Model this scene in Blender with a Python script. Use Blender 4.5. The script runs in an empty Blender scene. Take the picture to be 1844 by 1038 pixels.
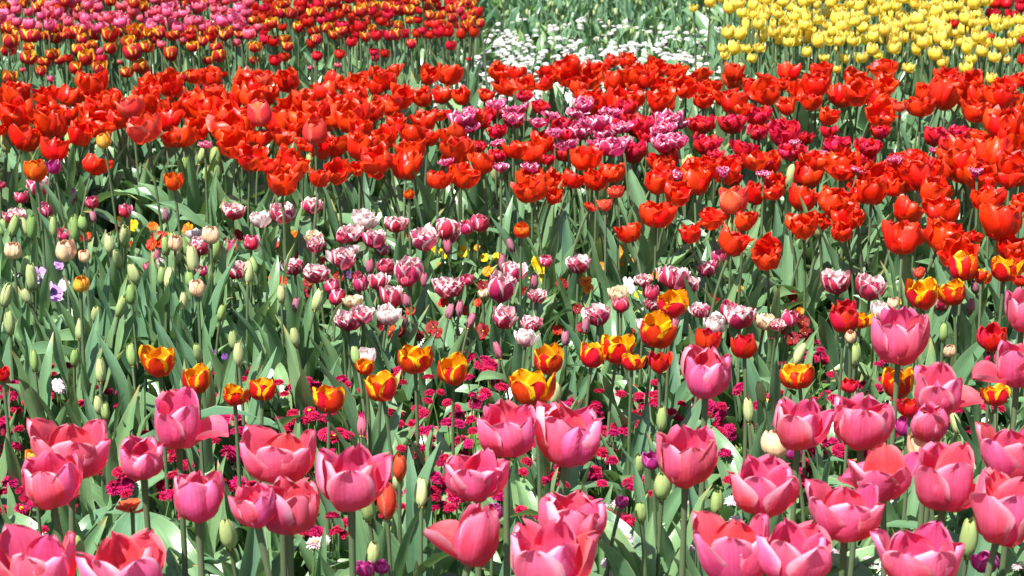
import bpy, math, random
import numpy as np
from mathutils import Matrix, Vector

R = math.radians
rnd = random.Random(7)
scene = bpy.context.scene
col = scene.collection

# ------------------------------------------------------------------ camera, sky, sun, exposure
PW, PH, F = 1844.0, 1038.0, 3400.0            # photograph size and focal length in its pixels
CAM_H, HORIZON = 1.55, -650.0
PITCH = math.atan((PH / 2 - HORIZON) / F)
cam_data = bpy.data.cameras.new('camera')
cam = bpy.data.objects.new('camera', cam_data)
col.objects.link(cam)
scene.camera = cam
cam.location = (0, 0, CAM_H)
cam.rotation_euler = (math.pi / 2 - PITCH, 0, 0)
cam_data.sensor_width = 36.0
cam_data.lens = F / PW * 36.0
cam_data.clip_start, cam_data.clip_end = 0.05, 400
cam_data.dof.use_dof = True
cam_data.dof.focus_distance = 3.6
cam_data.dof.aperture_fstop = 12

SUN_EL, SUN_AZ = 62.0, -142.0                 # azimuth clockwise from +Y (view direction): behind the camera, to its left
world = bpy.data.worlds.new('World')
scene.world = world
world.use_nodes = True
wn = world.node_tree
wn.nodes.clear()
sky = wn.nodes.new('ShaderNodeTexSky')
sky.sky_type = 'NISHITA'
sky.sun_disc = False
sky.sun_elevation = R(SUN_EL)
sky.sun_rotation = R(SUN_AZ)
bg = wn.nodes.new('ShaderNodeBackground')
bg.inputs['Strength'].default_value = 0.072
wo = wn.nodes.new('ShaderNodeOutputWorld')
wn.links.new(sky.outputs[0], bg.inputs[0])
wn.links.new(bg.outputs[0], wo.inputs[0])
sd = bpy.data.lights.new('sun', 'SUN')
sd.energy = 5.0
sd.angle = R(0.53)
sd.color = (1.0, 0.965, 0.90)
sun = bpy.data.objects.new('sun', sd)
col.objects.link(sun)
sv = Vector((math.sin(R(SUN_AZ)) * math.cos(R(SUN_EL)), math.cos(R(SUN_AZ)) * math.cos(R(SUN_EL)), math.sin(R(SUN_EL))))
sun.rotation_euler = sv.to_track_quat('Z', 'Y').to_euler()
sun.location = sv * 20
scene.view_settings.view_transform = 'Standard'
scene.view_settings.look = 'None'
scene.view_settings.gamma = 1.0
scene.view_settings.use_curve_mapping = False
scene.view_settings.exposure = 1.12
scene.render.engine = 'CYCLES'
scene.cycles.max_bounces = 6
scene.cycles.diffuse_bounces = 3
scene.cycles.transmission_bounces = 4
scene.cycles.glossy_bounces = 2
scene.cycles.use_denoising = True

CP, SP = math.cos(PITCH), math.sin(PITCH)

def ray(px, py):
    x, y = (px - PW / 2) / F, -(py - PH / 2) / F
    return Vector((x, CP + y * SP, -SP + y * CP))          # x right, depth 1 along the optical axis

def at_height(px, py, h):
    d = ray(px, py)
    t = (h - CAM_H) / d.z
    return Vector((d.x * t, d.y * t, h)), t                  # t = depth along the optical axis

def project(p):
    v = p - Vector((0, 0, CAM_H))
    dep = v.y * CP - v.z * SP
    up = v.y * SP + v.z * CP
    return PW / 2 + F * v.x / dep, PH / 2 - F * up / dep

# ------------------------------------------------------------------ materials
def lin(r, g, b):
    f = lambda c: (c / 255 / 12.92) if c / 255 <= 0.04045 else ((c / 255 + 0.055) / 1.055) ** 2.4
    return (f(r), f(g), f(b), 1.0)

class NT:
    def __init__(self, name):
        self.m = bpy.data.materials.new(name)
        self.m.use_nodes = True
        self.t = self.m.node_tree
        self.t.nodes.clear()
    def n(self, kind, **kw):
        nd = self.t.nodes.new(kind)
        for k, v in kw.items():
            setattr(nd, k, v)
        return nd
    def link(self, a, b):
        self.t.links.new(a, b)
    def put(self, sock, v):
        if isinstance(v, bpy.types.NodeSocket):
            self.link(v, sock)
        else:
            sock.default_value = v
    def math(self, op, a, b=0.0, c=None):
        nd = self.n('ShaderNodeMath', operation=op)
        self.put(nd.inputs[0], a)
        self.put(nd.inputs[1], b)
        if c is not None:
            self.put(nd.inputs[2], c)
        return nd.outputs[0]
    def smooth(self, v, e0, e1, lo=0.0, hi=1.0):
        nd = self.n('ShaderNodeMapRange', interpolation_type='SMOOTHSTEP')
        self.put(nd.inputs[0], v)
        for i, q in enumerate((e0, e1, lo, hi)):
            nd.inputs[1 + i].default_value = q
        return nd.outputs[0]
    def mix(self, f, a, b, blend='MIX'):
        nd = self.n('ShaderNodeMix', data_type='RGBA', blend_type=blend)
        self.put(nd.inputs[0], f)
        self.put(nd.inputs[6], a)
        self.put(nd.inputs[7], b)
        return nd.outputs[2]
    def noise(self, vec, scale=5.0, detail=2.0):
        nd = self.n('ShaderNodeTexNoise')
        if vec is not None:
            self.link(vec, nd.inputs['Vector'])
        nd.inputs['Scale'].default_value = scale
        nd.inputs['Detail'].default_value = detail
        return nd.outputs[0]
    def uv(self):
        u = self.n('ShaderNodeUVMap')
        s = self.n('ShaderNodeSeparateXYZ')
        self.link(u.outputs[0], s.inputs[0])
        return s.outputs[0], s.outputs[1]
    def vec(self, x, y, z):
        c = self.n('ShaderNodeCombineXYZ')
        for i, q in enumerate((x, y, z)):
            self.put(c.inputs[i], q)
        return c.outputs[0]

def thin_surface(T, colr, trans_col, tw, rough, spec, bump_h=None, bump_s=0.2, sheen=0.0):
    """A thin leaf or petal: glossy-diffuse front mixed with light passing through."""
    p = T.n('ShaderNodeBsdfPrincipled')
    T.put(p.inputs['Base Color'], colr)
    p.inputs['Roughness'].default_value = rough
    p.inputs['Specular IOR Level'].default_value = spec
    if sheen:
        p.inputs['Sheen Weight'].default_value = sheen
        p.inputs['Sheen Roughness'].default_value = 0.4
    tr = T.n('ShaderNodeBsdfTranslucent')
    T.put(tr.inputs['Color'], trans_col)
    if bump_h is not None:
        b = T.n('ShaderNodeBump')
        b.inputs['Strength'].default_value = bump_s
        b.inputs['Distance'].default_value = 0.002
        T.link(bump_h, b.inputs['Height'])
        T.link(b.outputs[0], p.inputs['Normal'])
    ms = T.n('ShaderNodeMixShader')
    ms.inputs[0].default_value = tw
    T.link(p.outputs[0], ms.inputs[1])
    T.link(tr.outputs[0], ms.inputs[2])
    o = T.n('ShaderNodeOutputMaterial')
    T.link(ms.outputs[0], o.inputs[0])
    return T.m

def petal_mat(name, base, mid, tip, edge=None, e0=0.6, e1=0.9, vb=0.3, nz=0.25, inner=None, inner_f=1.0,
              trans=None, tw=0.36, hue=0.012, val=0.14, rough=0.42, spec=0.35, sheen=0.0, streak=0.35, base_w=0.25, flame=None, flame_f=0.6):
    """Petal colours that belong to the petal: base, blade and tip, a margin, streaks along the veins, inside and outside."""
    T = NT(name)
    u, v = T.uv()
    uc = T.math('ABSOLUTE', T.math('SUBTRACT', T.math('MULTIPLY', u, 2.0), 1.0))
    info = T.n('ShaderNodeObjectInfo')
    rv = info.outputs['Random']
    streaks = T.noise(T.vec(T.math('MULTIPLY', u, 22.0), T.math('MULTIPLY', v, 1.6), T.math('MULTIPLY', rv, 37.0)), 1.0, 3.0)
    fine = T.noise(T.vec(T.math('MULTIPLY', u, 64.0), T.math('MULTIPLY', v, 2.6), T.math('MULTIPLY', rv, 17.0)), 1.0, 2.0)
    blot = T.noise(T.vec(T.math('MULTIPLY', u, 3.5), T.math('MULTIPLY', v, 3.0), T.math('MULTIPLY', rv, 91.0)), 1.0, 2.0)
    c = T.mix(T.smooth(v, 0.0, base_w), base, mid)
    c = T.mix(T.smooth(T.math('ADD', v, T.math('MULTIPLY', T.math('SUBTRACT', blot, 0.5), 0.35)), 0.5, 1.0), c, tip)
    if flame is not None:
        fl = T.math('MULTIPLY', T.smooth(T.math('ADD', uc, T.math('MULTIPLY', T.math('SUBTRACT', streaks, 0.5), 0.5)), 0.75, 0.05), T.smooth(v, 0.05, 0.4))
        c = T.mix(T.math('MULTIPLY', fl, flame_f), c, flame)
    if edge is not None:
        s = T.math('ADD', uc, T.math('MULTIPLY', T.math('SUBTRACT', v, 0.5), vb))
        s = T.math('ADD', s, T.math('MULTIPLY', T.math('SUBTRACT', streaks, 0.5), nz))
        s = T.math('ADD', s, T.math('MULTIPLY', T.math('SUBTRACT', blot, 0.5), nz))
        c = T.mix(T.smooth(s, e0, e1), c, edge)
    if inner is not None:
        g = T.n('ShaderNodeNewGeometry')
        c = T.mix(T.math('MULTIPLY', g.outputs['Backfacing'], inner_f), c, inner)
    c = T.mix(T.smooth(streaks, 0.3, 0.75, 0.0, streak), c, T.mix(1.0, c, (0.72, 0.55, 0.6, 1), 'MULTIPLY'))
    c = T.mix(T.smooth(fine, 0.42, 0.72, 0.0, 0.45 * streak + 0.1), c, T.mix(1.0, c, (0.80, 0.62, 0.68, 1), 'MULTIPLY'))
    h = T.n('ShaderNodeHueSaturation')
    T.put(h.inputs['Hue'], T.math('ADD', 0.5, T.math('MULTIPLY', T.math('SUBTRACT', rv, 0.5), 2 * hue)))
    rv2 = T.math('FRACT', T.math('MULTIPLY', rv, 17.31))
    T.put(h.inputs['Value'], T.math('ADD', 1.0 - val, T.math('MULTIPLY', rv2, 2 * val)))
    T.link(c, h.inputs['Color'])
    cc = h.outputs[0]
    tc = T.mix(0.65, cc, trans) if trans is not None else cc
    hgt = T.math('ADD', T.math('ADD', T.math('MULTIPLY', streaks, 0.9), T.math('MULTIPLY', fine, 0.5)), T.math('MULTIPLY', blot, 2.4))
    return thin_surface(T, cc, tc, tw, rough, spec, hgt, 0.45, sheen)

def leaf_mat(name, a, b, trans, rough=0.30, spec=0.8, tw=0.22, bumps=0.25):
    T = NT(name)
    u, v = T.uv()
    info = T.n('ShaderNodeObjectInfo')
    rv = info.outputs['Random']
    g = T.n('ShaderNodeNewGeometry')
    isl = g.outputs['Random Per Island']
    rr = T.math('FRACT', T.math('ADD', rv, isl))
    veins = T.noise(T.vec(T.math('MULTIPLY', u, 26.0), T.math('MULTIPLY', v, 1.5), T.math('MULTIPLY', rr, 53.0)), 1.0, 2.0)
    pos = T.n('ShaderNodeTexCoord')
    big = T.noise(pos.outputs['Object'], 22.0, 3.0)
    c = T.mix(rr, a, b)
    c = T.mix(T.smooth(veins, 0.38, 0.66, 0.0, 0.75), c, T.mix(1.0, c, (0.64, 0.73, 0.62, 1), 'MULTIPLY'))
    c = T.mix(T.smooth(big, 0.45, 0.75, 0.0, 0.6), c, T.mix(1.0, c, (1.45, 1.36, 1.42, 1), 'MULTIPLY'))
    uc = T.math('ABSOLUTE', T.math('SUBTRACT', T.math('MULTIPLY', u, 2.0), 1.0))
    c = T.mix(T.smooth(uc, 0.90, 1.0, 0.0, 0.35), c, lin(176, 190, 150))
    dry = T.math('MULTIPLY', T.smooth(v, 0.86, 1.0), T.smooth(rr, 0.78, 0.85))
    c = T.mix(T.math('MULTIPLY', dry, 0.8), c, lin(186, 160, 96))
    hgt = T.math('ADD', T.math('MULTIPLY', veins, 0.7), T.math('MULTIPLY', big, 1.0))
    return thin_surface(T, c, T.mix(0.5, c, trans), tw, rough, spec, hgt, bumps)

def solid_mat(name, a, b, rough=0.5, spec=0.4, scale=60.0, tw=0.12):
    T = NT(name)
    pos = T.n('ShaderNodeTexCoord')
    info = T.n('ShaderNodeObjectInfo')
    nz = T.noise(pos.outputs['Object'], scale, 3.0)
    c = T.mix(T.math('MULTIPLY', T.math('ADD', nz, info.outputs['Random']), 0.5), a, b)
    return thin_surface(T, c, c, tw, rough, spec, nz, 0.2)

def bud_mat(name, a, b, line):
    T = NT(name)
    u, v = T.uv()
    info = T.n('ShaderNodeObjectInfo')
    rv = info.outputs['Random']
    st = T.noise(T.vec(T.math('MULTIPLY', u, 30.0), T.math('MULTIPLY', v, 1.5), T.math('MULTIPLY', rv, 37.0)), 1.0, 2.0)
    c = T.mix(rv, a, b)
    c = T.mix(T.smooth(st, 0.35, 0.75, 0.0, 0.45), c, line)
    c = T.mix(T.smooth(v, 0.75, 1.0, 0.0, 0.5), c, T.mix(1.0, c, (1.25, 1.2, 1.0, 1), 'MULTIPLY'))
    return thin_surface(T, c, c, 0.15, 0.42, 0.4, st, 0.25)

M = {}
M['leaf'] = leaf_mat('tulip_leaf', lin(98, 134, 94), lin(130, 162, 112), lin(130, 168, 56))
M['leaf_deep'] = leaf_mat('tulip_leaf_deep', lin(86, 124, 94), lin(114, 150, 108), lin(120, 160, 62))
M['leaf_small'] = leaf_mat('small_leaf', lin(70, 112, 48), lin(104, 142, 66), lin(120, 165, 40), rough=0.45)
M['stem'] = solid_mat('tulip_stem', lin(84, 106, 68), lin(110, 122, 92))
M['stem_thin'] = solid_mat('thin_stem', lin(96, 134, 66), lin(118, 146, 80))
M['pistil'] = solid_mat('pistil', lin(206, 190, 70), lin(226, 208, 96))
M['stamen'] = solid_mat('stamen', lin(60, 34, 40), lin(120, 92, 34))
M['pink'] = petal_mat('pink_petal', lin(236, 58, 76), lin(236, 84, 128), lin(244, 142, 180), lin(251, 194, 216), 0.72, 1.06, 0.3, 0.35,
                      inner=lin(240, 84, 116), inner_f=0.72, rough=.5, spec=.28, trans=lin(254, 62, 96), tw=0.46, hue=0.022, val=.18, streak=.6, flame=lin(216, 104, 164), flame_f=.42, sheen=0.1)
M['purple'] = petal_mat('purple_petal', lin(190, 40, 120), lin(186, 34, 128), lin(200, 70, 160), lin(232, 150, 210), 0.75, 1.05, 0.2, 0.2, trans=lin(220, 30, 120))
M['red'] = petal_mat('red_petal', lin(236, 72, 18), lin(233, 46, 12), lin(240, 62, 18), lin(246, 96, 44), 0.8, 1.1, 0.2, 0.25,
                     inner=lin(236, 46, 18), inner_f=0.6, trans=lin(255, 62, 6), tw=0.38, hue=0.006, val=0.2, streak=0.6, rough=.34, spec=.55)
M['salmon'] = petal_mat('salmon_petal', lin(240, 150, 110), lin(236, 84, 66), lin(240, 96, 70), lin(244, 150, 128), 0.55, 1.0, 0.1, 0.4,
                        inner=lin(236, 60, 30), inner_f=0.6, trans=lin(255, 80, 40), tw=0.38)
M['orange'] = petal_mat('orange_petal', lin(226, 60, 20), lin(232, 66, 22), lin(240, 110, 30), lin(246, 150, 40), 0.65, 1.0, 0.2, 0.3, trans=lin(255, 90, 10), tw=0.38)
M['dark_red'] = petal_mat('dark_red_petal', lin(196, 16, 20), lin(204, 18, 28), lin(214, 30, 36), lin(226, 60, 50), 0.85, 1.1, 0.2, 0.2, trans=lin(235, 16, 14), tw=0.36)
M['flamed'] = petal_mat('flamed_petal', lin(184, 20, 14), lin(200, 24, 18), lin(214, 44, 18), lin(252, 200, 24), 0.70, 0.84, 0.4, 0.75,
                        inner=lin(252, 190, 18), inner_f=0.62, trans=lin(240, 84, 0), tw=0.26, hue=0.01)
M['flamed_back'] = petal_mat('striped_petal', lin(176, 26, 40), lin(186, 26, 42), lin(200, 50, 36), lin(252, 212, 70), 0.80, 0.93, 0.75, 0.2,
                             inner=lin(250, 190, 40), inner_f=0.72, trans=lin(225, 40, 20), tw=0.32)
M['double'] = petal_mat('double_petal', lin(192, 22, 70), lin(202, 28, 80), lin(222, 80, 120), lin(254, 244, 240), 0.76, 0.95, 0.7, 0.35,
                        inner=lin(254, 240, 234), inner_f=0.7, trans=lin(240, 120, 150), tw=0.34, streak=.08)
M['double_pale'] = petal_mat('pale_double_petal', lin(222, 90, 120), lin(232, 140, 160), lin(250, 226, 222), lin(254, 244, 240), 0.25, 0.62, 0.95, 0.45,
                             inner=lin(253, 242, 238), inner_f=0.85, trans=lin(252, 216, 212), tw=0.34, streak=.06)
M['double_cream'] = petal_mat('cream_double_petal', lin(216, 84, 96), lin(230, 140, 130), lin(252, 236, 190), lin(253, 244, 214), 0.3, 0.7, 0.9, 0.45,
                              inner=lin(253, 242, 206), inner_f=0.85, trans=lin(252, 214, 150), tw=0.34, streak=.06)
M['single'] = petal_mat('small_single_petal', lin(196, 36, 78), lin(210, 44, 92), lin(222, 80, 120), lin(250, 218, 226), 0.72, 0.95, 0.35, 0.2,
                        inner=lin(232, 120, 150), inner_f=0.5, trans=lin(230, 60, 100), tw=0.3)
M['crimson'] = petal_mat('crimson_petal', lin(206, 20, 44), lin(220, 24, 54), lin(232, 40, 68), lin(232, 80, 120), 0.86, 1.1, 0.2, 0.2,
                         inner=lin(214, 24, 50), inner_f=0.5, trans=lin(235, 10, 36), tw=0.34)
M['fringed'] = petal_mat('fringed_petal', lin(200, 30, 110), lin(210, 30, 96), lin(234, 90, 144), lin(255, 238, 244), 0.80, 0.96, 0.25, 0.18, streak=.15,
                         inner=lin(230, 84, 140), inner_f=0.5, trans=lin(225, 50, 130), tw=0.34)
M['yellow'] = petal_mat('yellow_petal', lin(220, 200, 60), lin(252, 226, 78), lin(253, 234, 112), lin(254, 242, 172), 0.75, 1.05, 0.2, 0.25, trans=lin(255, 224, 40), streak=.15, tw=0.38, hue=0.01, val=0.08)
M['yellow_pale'] = petal_mat('pale_yellow_petal', lin(220, 206, 100), lin(248, 226, 110), lin(252, 236, 150), trans=lin(255, 225, 60), tw=0.36)
M['back_pink'] = petal_mat('bright_pink_petal', lin(226, 50, 84), lin(234, 74, 112), lin(244, 126, 160), lin(250, 184, 206), 0.7, 1.05, 0.2, 0.3, trans=lin(245, 40, 80), tw=0.36, hue=0.02, val=0.16)
M['cream_bud'] = petal_mat('cream_petal', lin(190, 196, 130), lin(240, 208, 164), lin(244, 200, 166), lin(236, 140, 110), 0.80, 1.05, 0.1, 0.3, trans=lin(246, 200, 140), tw=0.2)
M['orange_bud'] = petal_mat('yellow_orange_petal', lin(226, 190, 90), lin(240, 188, 74), lin(244, 170, 60), lin(236, 110, 40), 0.7, 1.0, 0.1, 0.3, trans=lin(255, 170, 40), tw=0.25)
M['green_bud'] = bud_mat('green_bud', lin(142, 174, 98), lin(206, 208, 152), lin(116, 152, 86))
M['mauve_bud'] = bud_mat('mauve_bud', lin(176, 110, 132), lin(196, 92, 126), lin(140, 132, 110))
M['daisy'] = petal_mat('magenta_ray', lin(146, 6, 56), lin(180, 12, 74), lin(210, 38, 106), trans=lin(220, 10, 70), tw=0.2, rough=0.6, spec=0.2)
M['daisy_pale'] = petal_mat('pale_ray', lin(240, 190, 205), lin(250, 224, 232), lin(252, 238, 242), trans=lin(250, 220, 230), tw=0.25, rough=0.6, spec=0.2)
M['daisy_white'] = petal_mat('white_ray', lin(236, 240, 226), lin(246, 247, 244), lin(250, 250, 250), trans=lin(245, 245, 235), tw=0.25, rough=0.6, spec=0.2, hue=0.0, val=0.04)
M['daisy_eye'] = solid_mat('daisy_eye', lin(240, 180, 20), lin(250, 206, 40), rough=0.7, scale=400)
M['pansy_yellow'] = petal_mat('yellow_pansy', lin(226, 150, 10), lin(246, 214, 16), lin(250, 226, 30), trans=lin(255, 220, 0), tw=0.3)
M['pansy_orange'] = petal_mat('orange_pansy', lin(150, 40, 10), lin(240, 136, 20), lin(248, 156, 30), trans=lin(255, 130, 0), tw=0.3, hue=0.02)
M['pansy_red'] = petal_mat('dark_red_pansy', lin(60, 6, 8), lin(130, 10, 14), lin(170, 20, 18), trans=lin(190, 10, 0), tw=0.3, hue=0.015)
M['pansy_vermilion'] = petal_mat('vermilion_pansy', lin(120, 10, 8), lin(214, 50, 16), lin(226, 70, 20), trans=lin(255, 60, 0), tw=0.3, hue=0.015)
M['pansy_lilac'] = petal_mat('lilac_pansy', lin(110, 50, 150), lin(206, 160, 226), lin(222, 184, 236), trans=lin(210, 150, 235), tw=0.3)
M['pansy_violet'] = petal_mat('violet_pansy', lin(50, 16, 90), lin(110, 50, 150), lin(140, 80, 176), trans=lin(120, 40, 170), tw=0.3)
M['pansy_white'] = petal_mat('white_pansy', lin(220, 200, 220), lin(244, 240, 246), lin(250, 248, 250), trans=lin(240, 236, 240), tw=0.3)

def soil_mat():
    T = NT('soil')
    pos = T.n('ShaderNodeTexCoord')
    a = T.noise(pos.outputs['Object'], 34.0, 6.0)
    b = T.noise(pos.outputs['Object'], 5.0, 3.0)
    c = T.mix(T.smooth(a, 0.3, 0.7), lin(44, 34, 26), lin(92, 74, 56))
    c = T.mix(T.smooth(b, 0.4, 0.7, 0, 0.5), c, lin(70, 62, 40))
    p = T.n('ShaderNodeBsdfPrincipled')
    T.link(c, p.inputs['Base Color'])
    p.inputs['Roughness'].default_value = 0.95
    p.inputs['Specular IOR Level'].default_value = 0.1
    bm = T.n('ShaderNodeBump')
    bm.inputs['Strength'].default_value = 0.9
    bm.inputs['Distance'].default_value = 0.03
    T.link(a, bm.inputs['Height'])
    T.link(bm.outputs[0], p.inputs['Normal'])
    o = T.n('ShaderNodeOutputMaterial')
    T.link(p.outputs[0], o.inputs[0])
    return T.m
M['soil'] = soil_mat()

# ------------------------------------------------------------------ mesh pieces (verts, faces, uvs per vertex) as numpy
class Geo:
    def __init__(self):
        self.v, self.f, self.uv, self.mi, self.n = [], [], [], [], 0
    def add(self, v, f, uv, mi=0):
        self.v.append(np.asarray(v, float)); self.uv.append(np.asarray(uv, float))
        f = np.asarray(f, int) + self.n
        self.f.append(f); self.mi.append(np.full(len(f), mi)); self.n += len(v)
        return self
    def arrays(self):
        return np.concatenate(self.v), np.concatenate(self.f), np.concatenate(self.uv), np.concatenate(self.mi)
    def merge(self, g, mat=None, mi_map=None):
        v, f, uv, mi = g.arrays() if isinstance(g, Geo) else g
        if mat is not None:
            v = v @ np.array(mat.to_3x3()).T + np.array(mat.translation)
        self.v.append(v); self.uv.append(uv); self.f.append(f + self.n)
        self.mi.append(mi if mi_map is None else np.array([mi_map[k] for k in range(max(mi) + 1)])[mi]); self.n += len(v)
    def mesh(self, name, mats):
        v, f, uv, mi = self.arrays()
        me = bpy.data.meshes.new(name)
        nf = len(f)
        me.vertices.add(len(v)); me.vertices.foreach_set('co', v.ravel())
        me.loops.add(nf * 4); me.loops.foreach_set('vertex_index', f.ravel())
        me.polygons.add(nf)
        me.polygons.foreach_set('loop_start', np.arange(nf) * 4)
        me.polygons.foreach_set('material_index', mi)
        me.polygons.foreach_set('use_smooth', np.ones(nf, bool))
        ul = me.uv_layers.new(name='UVMap')
        ul.data.foreach_set('uv', uv[f.ravel()].ravel())
        for m in mats:
            me.materials.append(m)
        me.update(calc_edges=True)
        me.validate(clean_customdata=False)
        return me

def grid_faces(nv, nu, flip=False):
    i, j = np.meshgrid(np.arange(nv), np.arange(nu), indexing='ij')
    a = (i * (nu + 1) + j).ravel()
    f = np.stack([a, a + 1, a + nu + 2, a + nu + 1], 1)
    return f[:, ::-1] if flip else f

def petal(az, L, W, keys, r0=0.004, z0=0.0, cup=1.05, nv=8, nu=6, rg=rnd, wave=0.002, curl=0.0, peak=0.55, tipp=2.3, point=0.0, ragged=0.0, roll=0.0, z_drop=0.0):
    """One petal growing from the axis; keys = elevation of its midline (degrees) at v = 0, .25, .6, 1."""
    t = np.linspace(0, 1, nv + 1)
    v = 1 - (1 - t) ** 1.55
    th = np.radians(np.interp(v, [0, 0.25, 0.6, 1.0], keys))
    ds = np.diff(v) * L
    tm = (th[1:] + th[:-1]) / 2
    r = r0 + np.concatenate([[0], np.cumsum(np.cos(tm) * ds)])
    z = z0 + np.concatenate([[0], np.cumsum(np.sin(tm) * ds)])
    lo = 0.30 + 0.70 * np.sin(np.clip(v / peak, 0, 1) * math.pi / 2) ** 1.1
    hi = np.clip(1 - (np.clip((v - peak) / (1 - peak), 0, 1)) ** tipp, 0, 1) ** 0.5
    w = W * np.where(v < peak, lo, hi)
    w[-1] = W * (0.16 if point == 0 else 0.03)
    if point:
        w = w * (1 - point * np.clip((v - 0.6) / 0.4, 0, 1))
    u = np.linspace(-1, 1, nu + 1)
    rho = np.maximum(np.abs(r) * cup, W * 0.70)
    s = np.outer(w, u)
    phi = np.clip(s / rho[:, None], -1.35, 1.35)
    lat = rho[:, None] * np.sin(phi)
    inn = rho[:, None] * (1 - np.cos(phi))
    ph1, ph2, k1 = rg.uniform(0, 6.28), rg.uniform(0, 6.28), rg.uniform(1.6, 3.2)
    V, U = np.meshgrid(v, u, indexing='ij')
    dn = wave * (np.sin(k1 * U * 2 + ph1) * V + 0.8 * np.sin(V * 7 + ph2 + 2 * U) * np.abs(U))
    dn -= curl * np.clip((V - 0.72) / 0.28, 0, 1) ** 2 * (1.0 - 0.4 * np.abs(U))
    dn -= curl * 0.5 * np.abs(U) ** 4 * np.sin(np.clip(V, 0, 1) * math.pi)
    dn -= 0.0011 * np.exp(-(U / 0.14) ** 2) * np.sin(np.clip(V, 0, 1) * math.pi)       # shallow groove along the middle
    if ragged:
        dn += ragged * np.array([[rg.uniform(-1, 1) for _ in u] for _ in v]) * V * (0.3 + np.abs(U))
    inn = inn + dn
    tn = np.array([np.cos(th), np.sin(th)]).T                                             # tangent in (r,z)
    nr, nz = -tn[:, 1], tn[:, 0]                                                         # inward normal
    lz = s * math.tan(roll) if roll else 0.0
    X = r[:, None] + inn * nr[:, None]
    Z = z[:, None] + inn * nz[:, None] + lz
    if ragged:
        Z[-1] += np.array([rg.uniform(-1, 1) for _ in u]) * ragged * 1.5
    Y = lat
    ca, sa = math.cos(az), math.sin(az)
    pts = np.stack([X * ca - Y * sa, X * sa + Y * ca, Z], -1).reshape(-1, 3)
    uv = np.stack([(U + 1) / 2, V], -1).reshape(-1, 2)
    return pts, grid_faces(nv, nu), uv

def pistil_geo(h=0.02, r=0.003, open_=True):
    g = Geo()
    prof = [(0.0, r * 1.3), (0.3, r * 1.1), (0.8, r * 0.8), (0.92, r * 1.5), (1.0, r * 0.4)]
    g.add(*lathe([(p[1], p[0] * h) for p in prof], 6), mi=0)
    for k in range(6):
        a = k * math.pi / 3
        b = Vector((math.cos(a) * r * 1.6, math.sin(a) * r * 1.6, 0.0))
        e = Vector((math.cos(a) * r * 2.6, math.sin(a) * r * 2.6, h * 0.85))
        v, f, uv = tube([b, (b + e) / 2, (b + e) / 2 + Vector((0, 0, 0.001)), e], [r * 0.25, r * 0.25, r * 0.55, r * 0.4], 4)
        g.add(v, f, uv, mi=1)
    return g

def lathe(prof, n, lobes=0, amp=0.0):
    a = np.linspace(0, 2 * math.pi, n + 1)
    P = np.array(prof)
    rad = P[:, 0][:, None] * (1 + amp * np.cos(lobes * a))[None, :]
    pts = np.stack([rad * np.cos(a), rad * np.sin(a), np.repeat(P[:, 1][:, None], n + 1, 1)], -1).reshape(-1, 3)
    uv = np.stack([np.tile(a / (2 * math.pi), len(P)), np.repeat(np.linspace(0, 1, len(P)), n + 1)], -1)
    return pts, grid_faces(len(P) - 1, n), uv

def tube(path, radii, n=6):
    pts, uvs = [], []
    a = np.linspace(0, 2 * math.pi, n + 1)
    for i, p in enumerate(path):
        d = (path[min(i + 1, len(path) - 1)] - path[max(i - 1, 0)]).normalized()
        x = d.cross(Vector((0, 1, 0)))
        x = x.normalized() if x.length > 1e-4 else Vector((1, 0, 0))
        y = d.cross(x)
        for q in a:
            pts.append(p + (x * math.cos(q) + y * math.sin(q)) * radii[i])
            uvs.append((q / 6.2832, i / (len(path) - 1)))
    return np.array([tuple(q) for q in pts]), grid_faces(len(path) - 1, n, True), np.array(uvs)

def leaf_geo(L=0.26, W=0.024, lean0=12, lean1=40, fold=0.5, wav=0.006, twist=0.5, side=0.0, nv=10, nu=4, rg=rnd, tip_droop=0.0):
    """A tulip leaf rising from the origin, leaning towards +X; channelled, wavy-edged, pointed."""
    v = np.linspace(0, 1, nv + 1)
    el = np.radians(90 - (lean0 + (lean1 - lean0) * v ** 1.5 + tip_droop * np.clip((v - 0.65) / 0.35, 0, 1) ** 2))
    ds = L / nv
    x = np.concatenate([[0], np.cumsum(np.cos((el[1:] + el[:-1]) / 2) * ds)])
    z = np.concatenate([[0], np.cumsum(np.sin((el[1:] + el[:-1]) / 2) * ds)])
    y = side * L * v ** 2
    w = W * (0.38 + 0.62 * np.sin(np.clip(v / 0.42, 0, 1) * math.pi / 2)) * np.clip(1 - np.clip((v - 0.42) / 0.58, 0, 1) ** 1.9, 0, 1) ** 0.85
    w[-1] = W * 0.02
    u = np.linspace(-1, 1, nu + 1)
    V, U = np.meshgrid(v, u, indexing='ij')
    s = w[:, None] * U
    fr, p1, p2 = rg.uniform(1.2, 2.4), rg.uniform(0, 6.28), rg.uniform(0, 6.28)
    up = fold * w[:, None] * np.abs(U) ** 1.4 * (1.25 - 0.7 * V)
    up = up + wav * U ** 2 * np.sin(2 * math.pi * fr * V + np.where(U > 0, p1, p2)) * np.sin(math.pi * np.clip(V, 0, 1)) ** 0.5
    tw = twist * V ** 1.3
    lat = s * np.cos(tw) - up * np.sin(tw)
    upn = s * np.sin(tw) + up * np.cos(tw)
    nx, nz = -np.sin(el), np.cos(el)
    pts = np.stack([x[:, None] + upn * nx[:, None], y[:, None] + lat, z[:, None] + upn * nz[:, None]], -1).reshape(-1, 3)
    uv = np.stack([(U + 1) / 2, V], -1).reshape(-1, 2)
    return pts, grid_faces(nv, nu), uv

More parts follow.
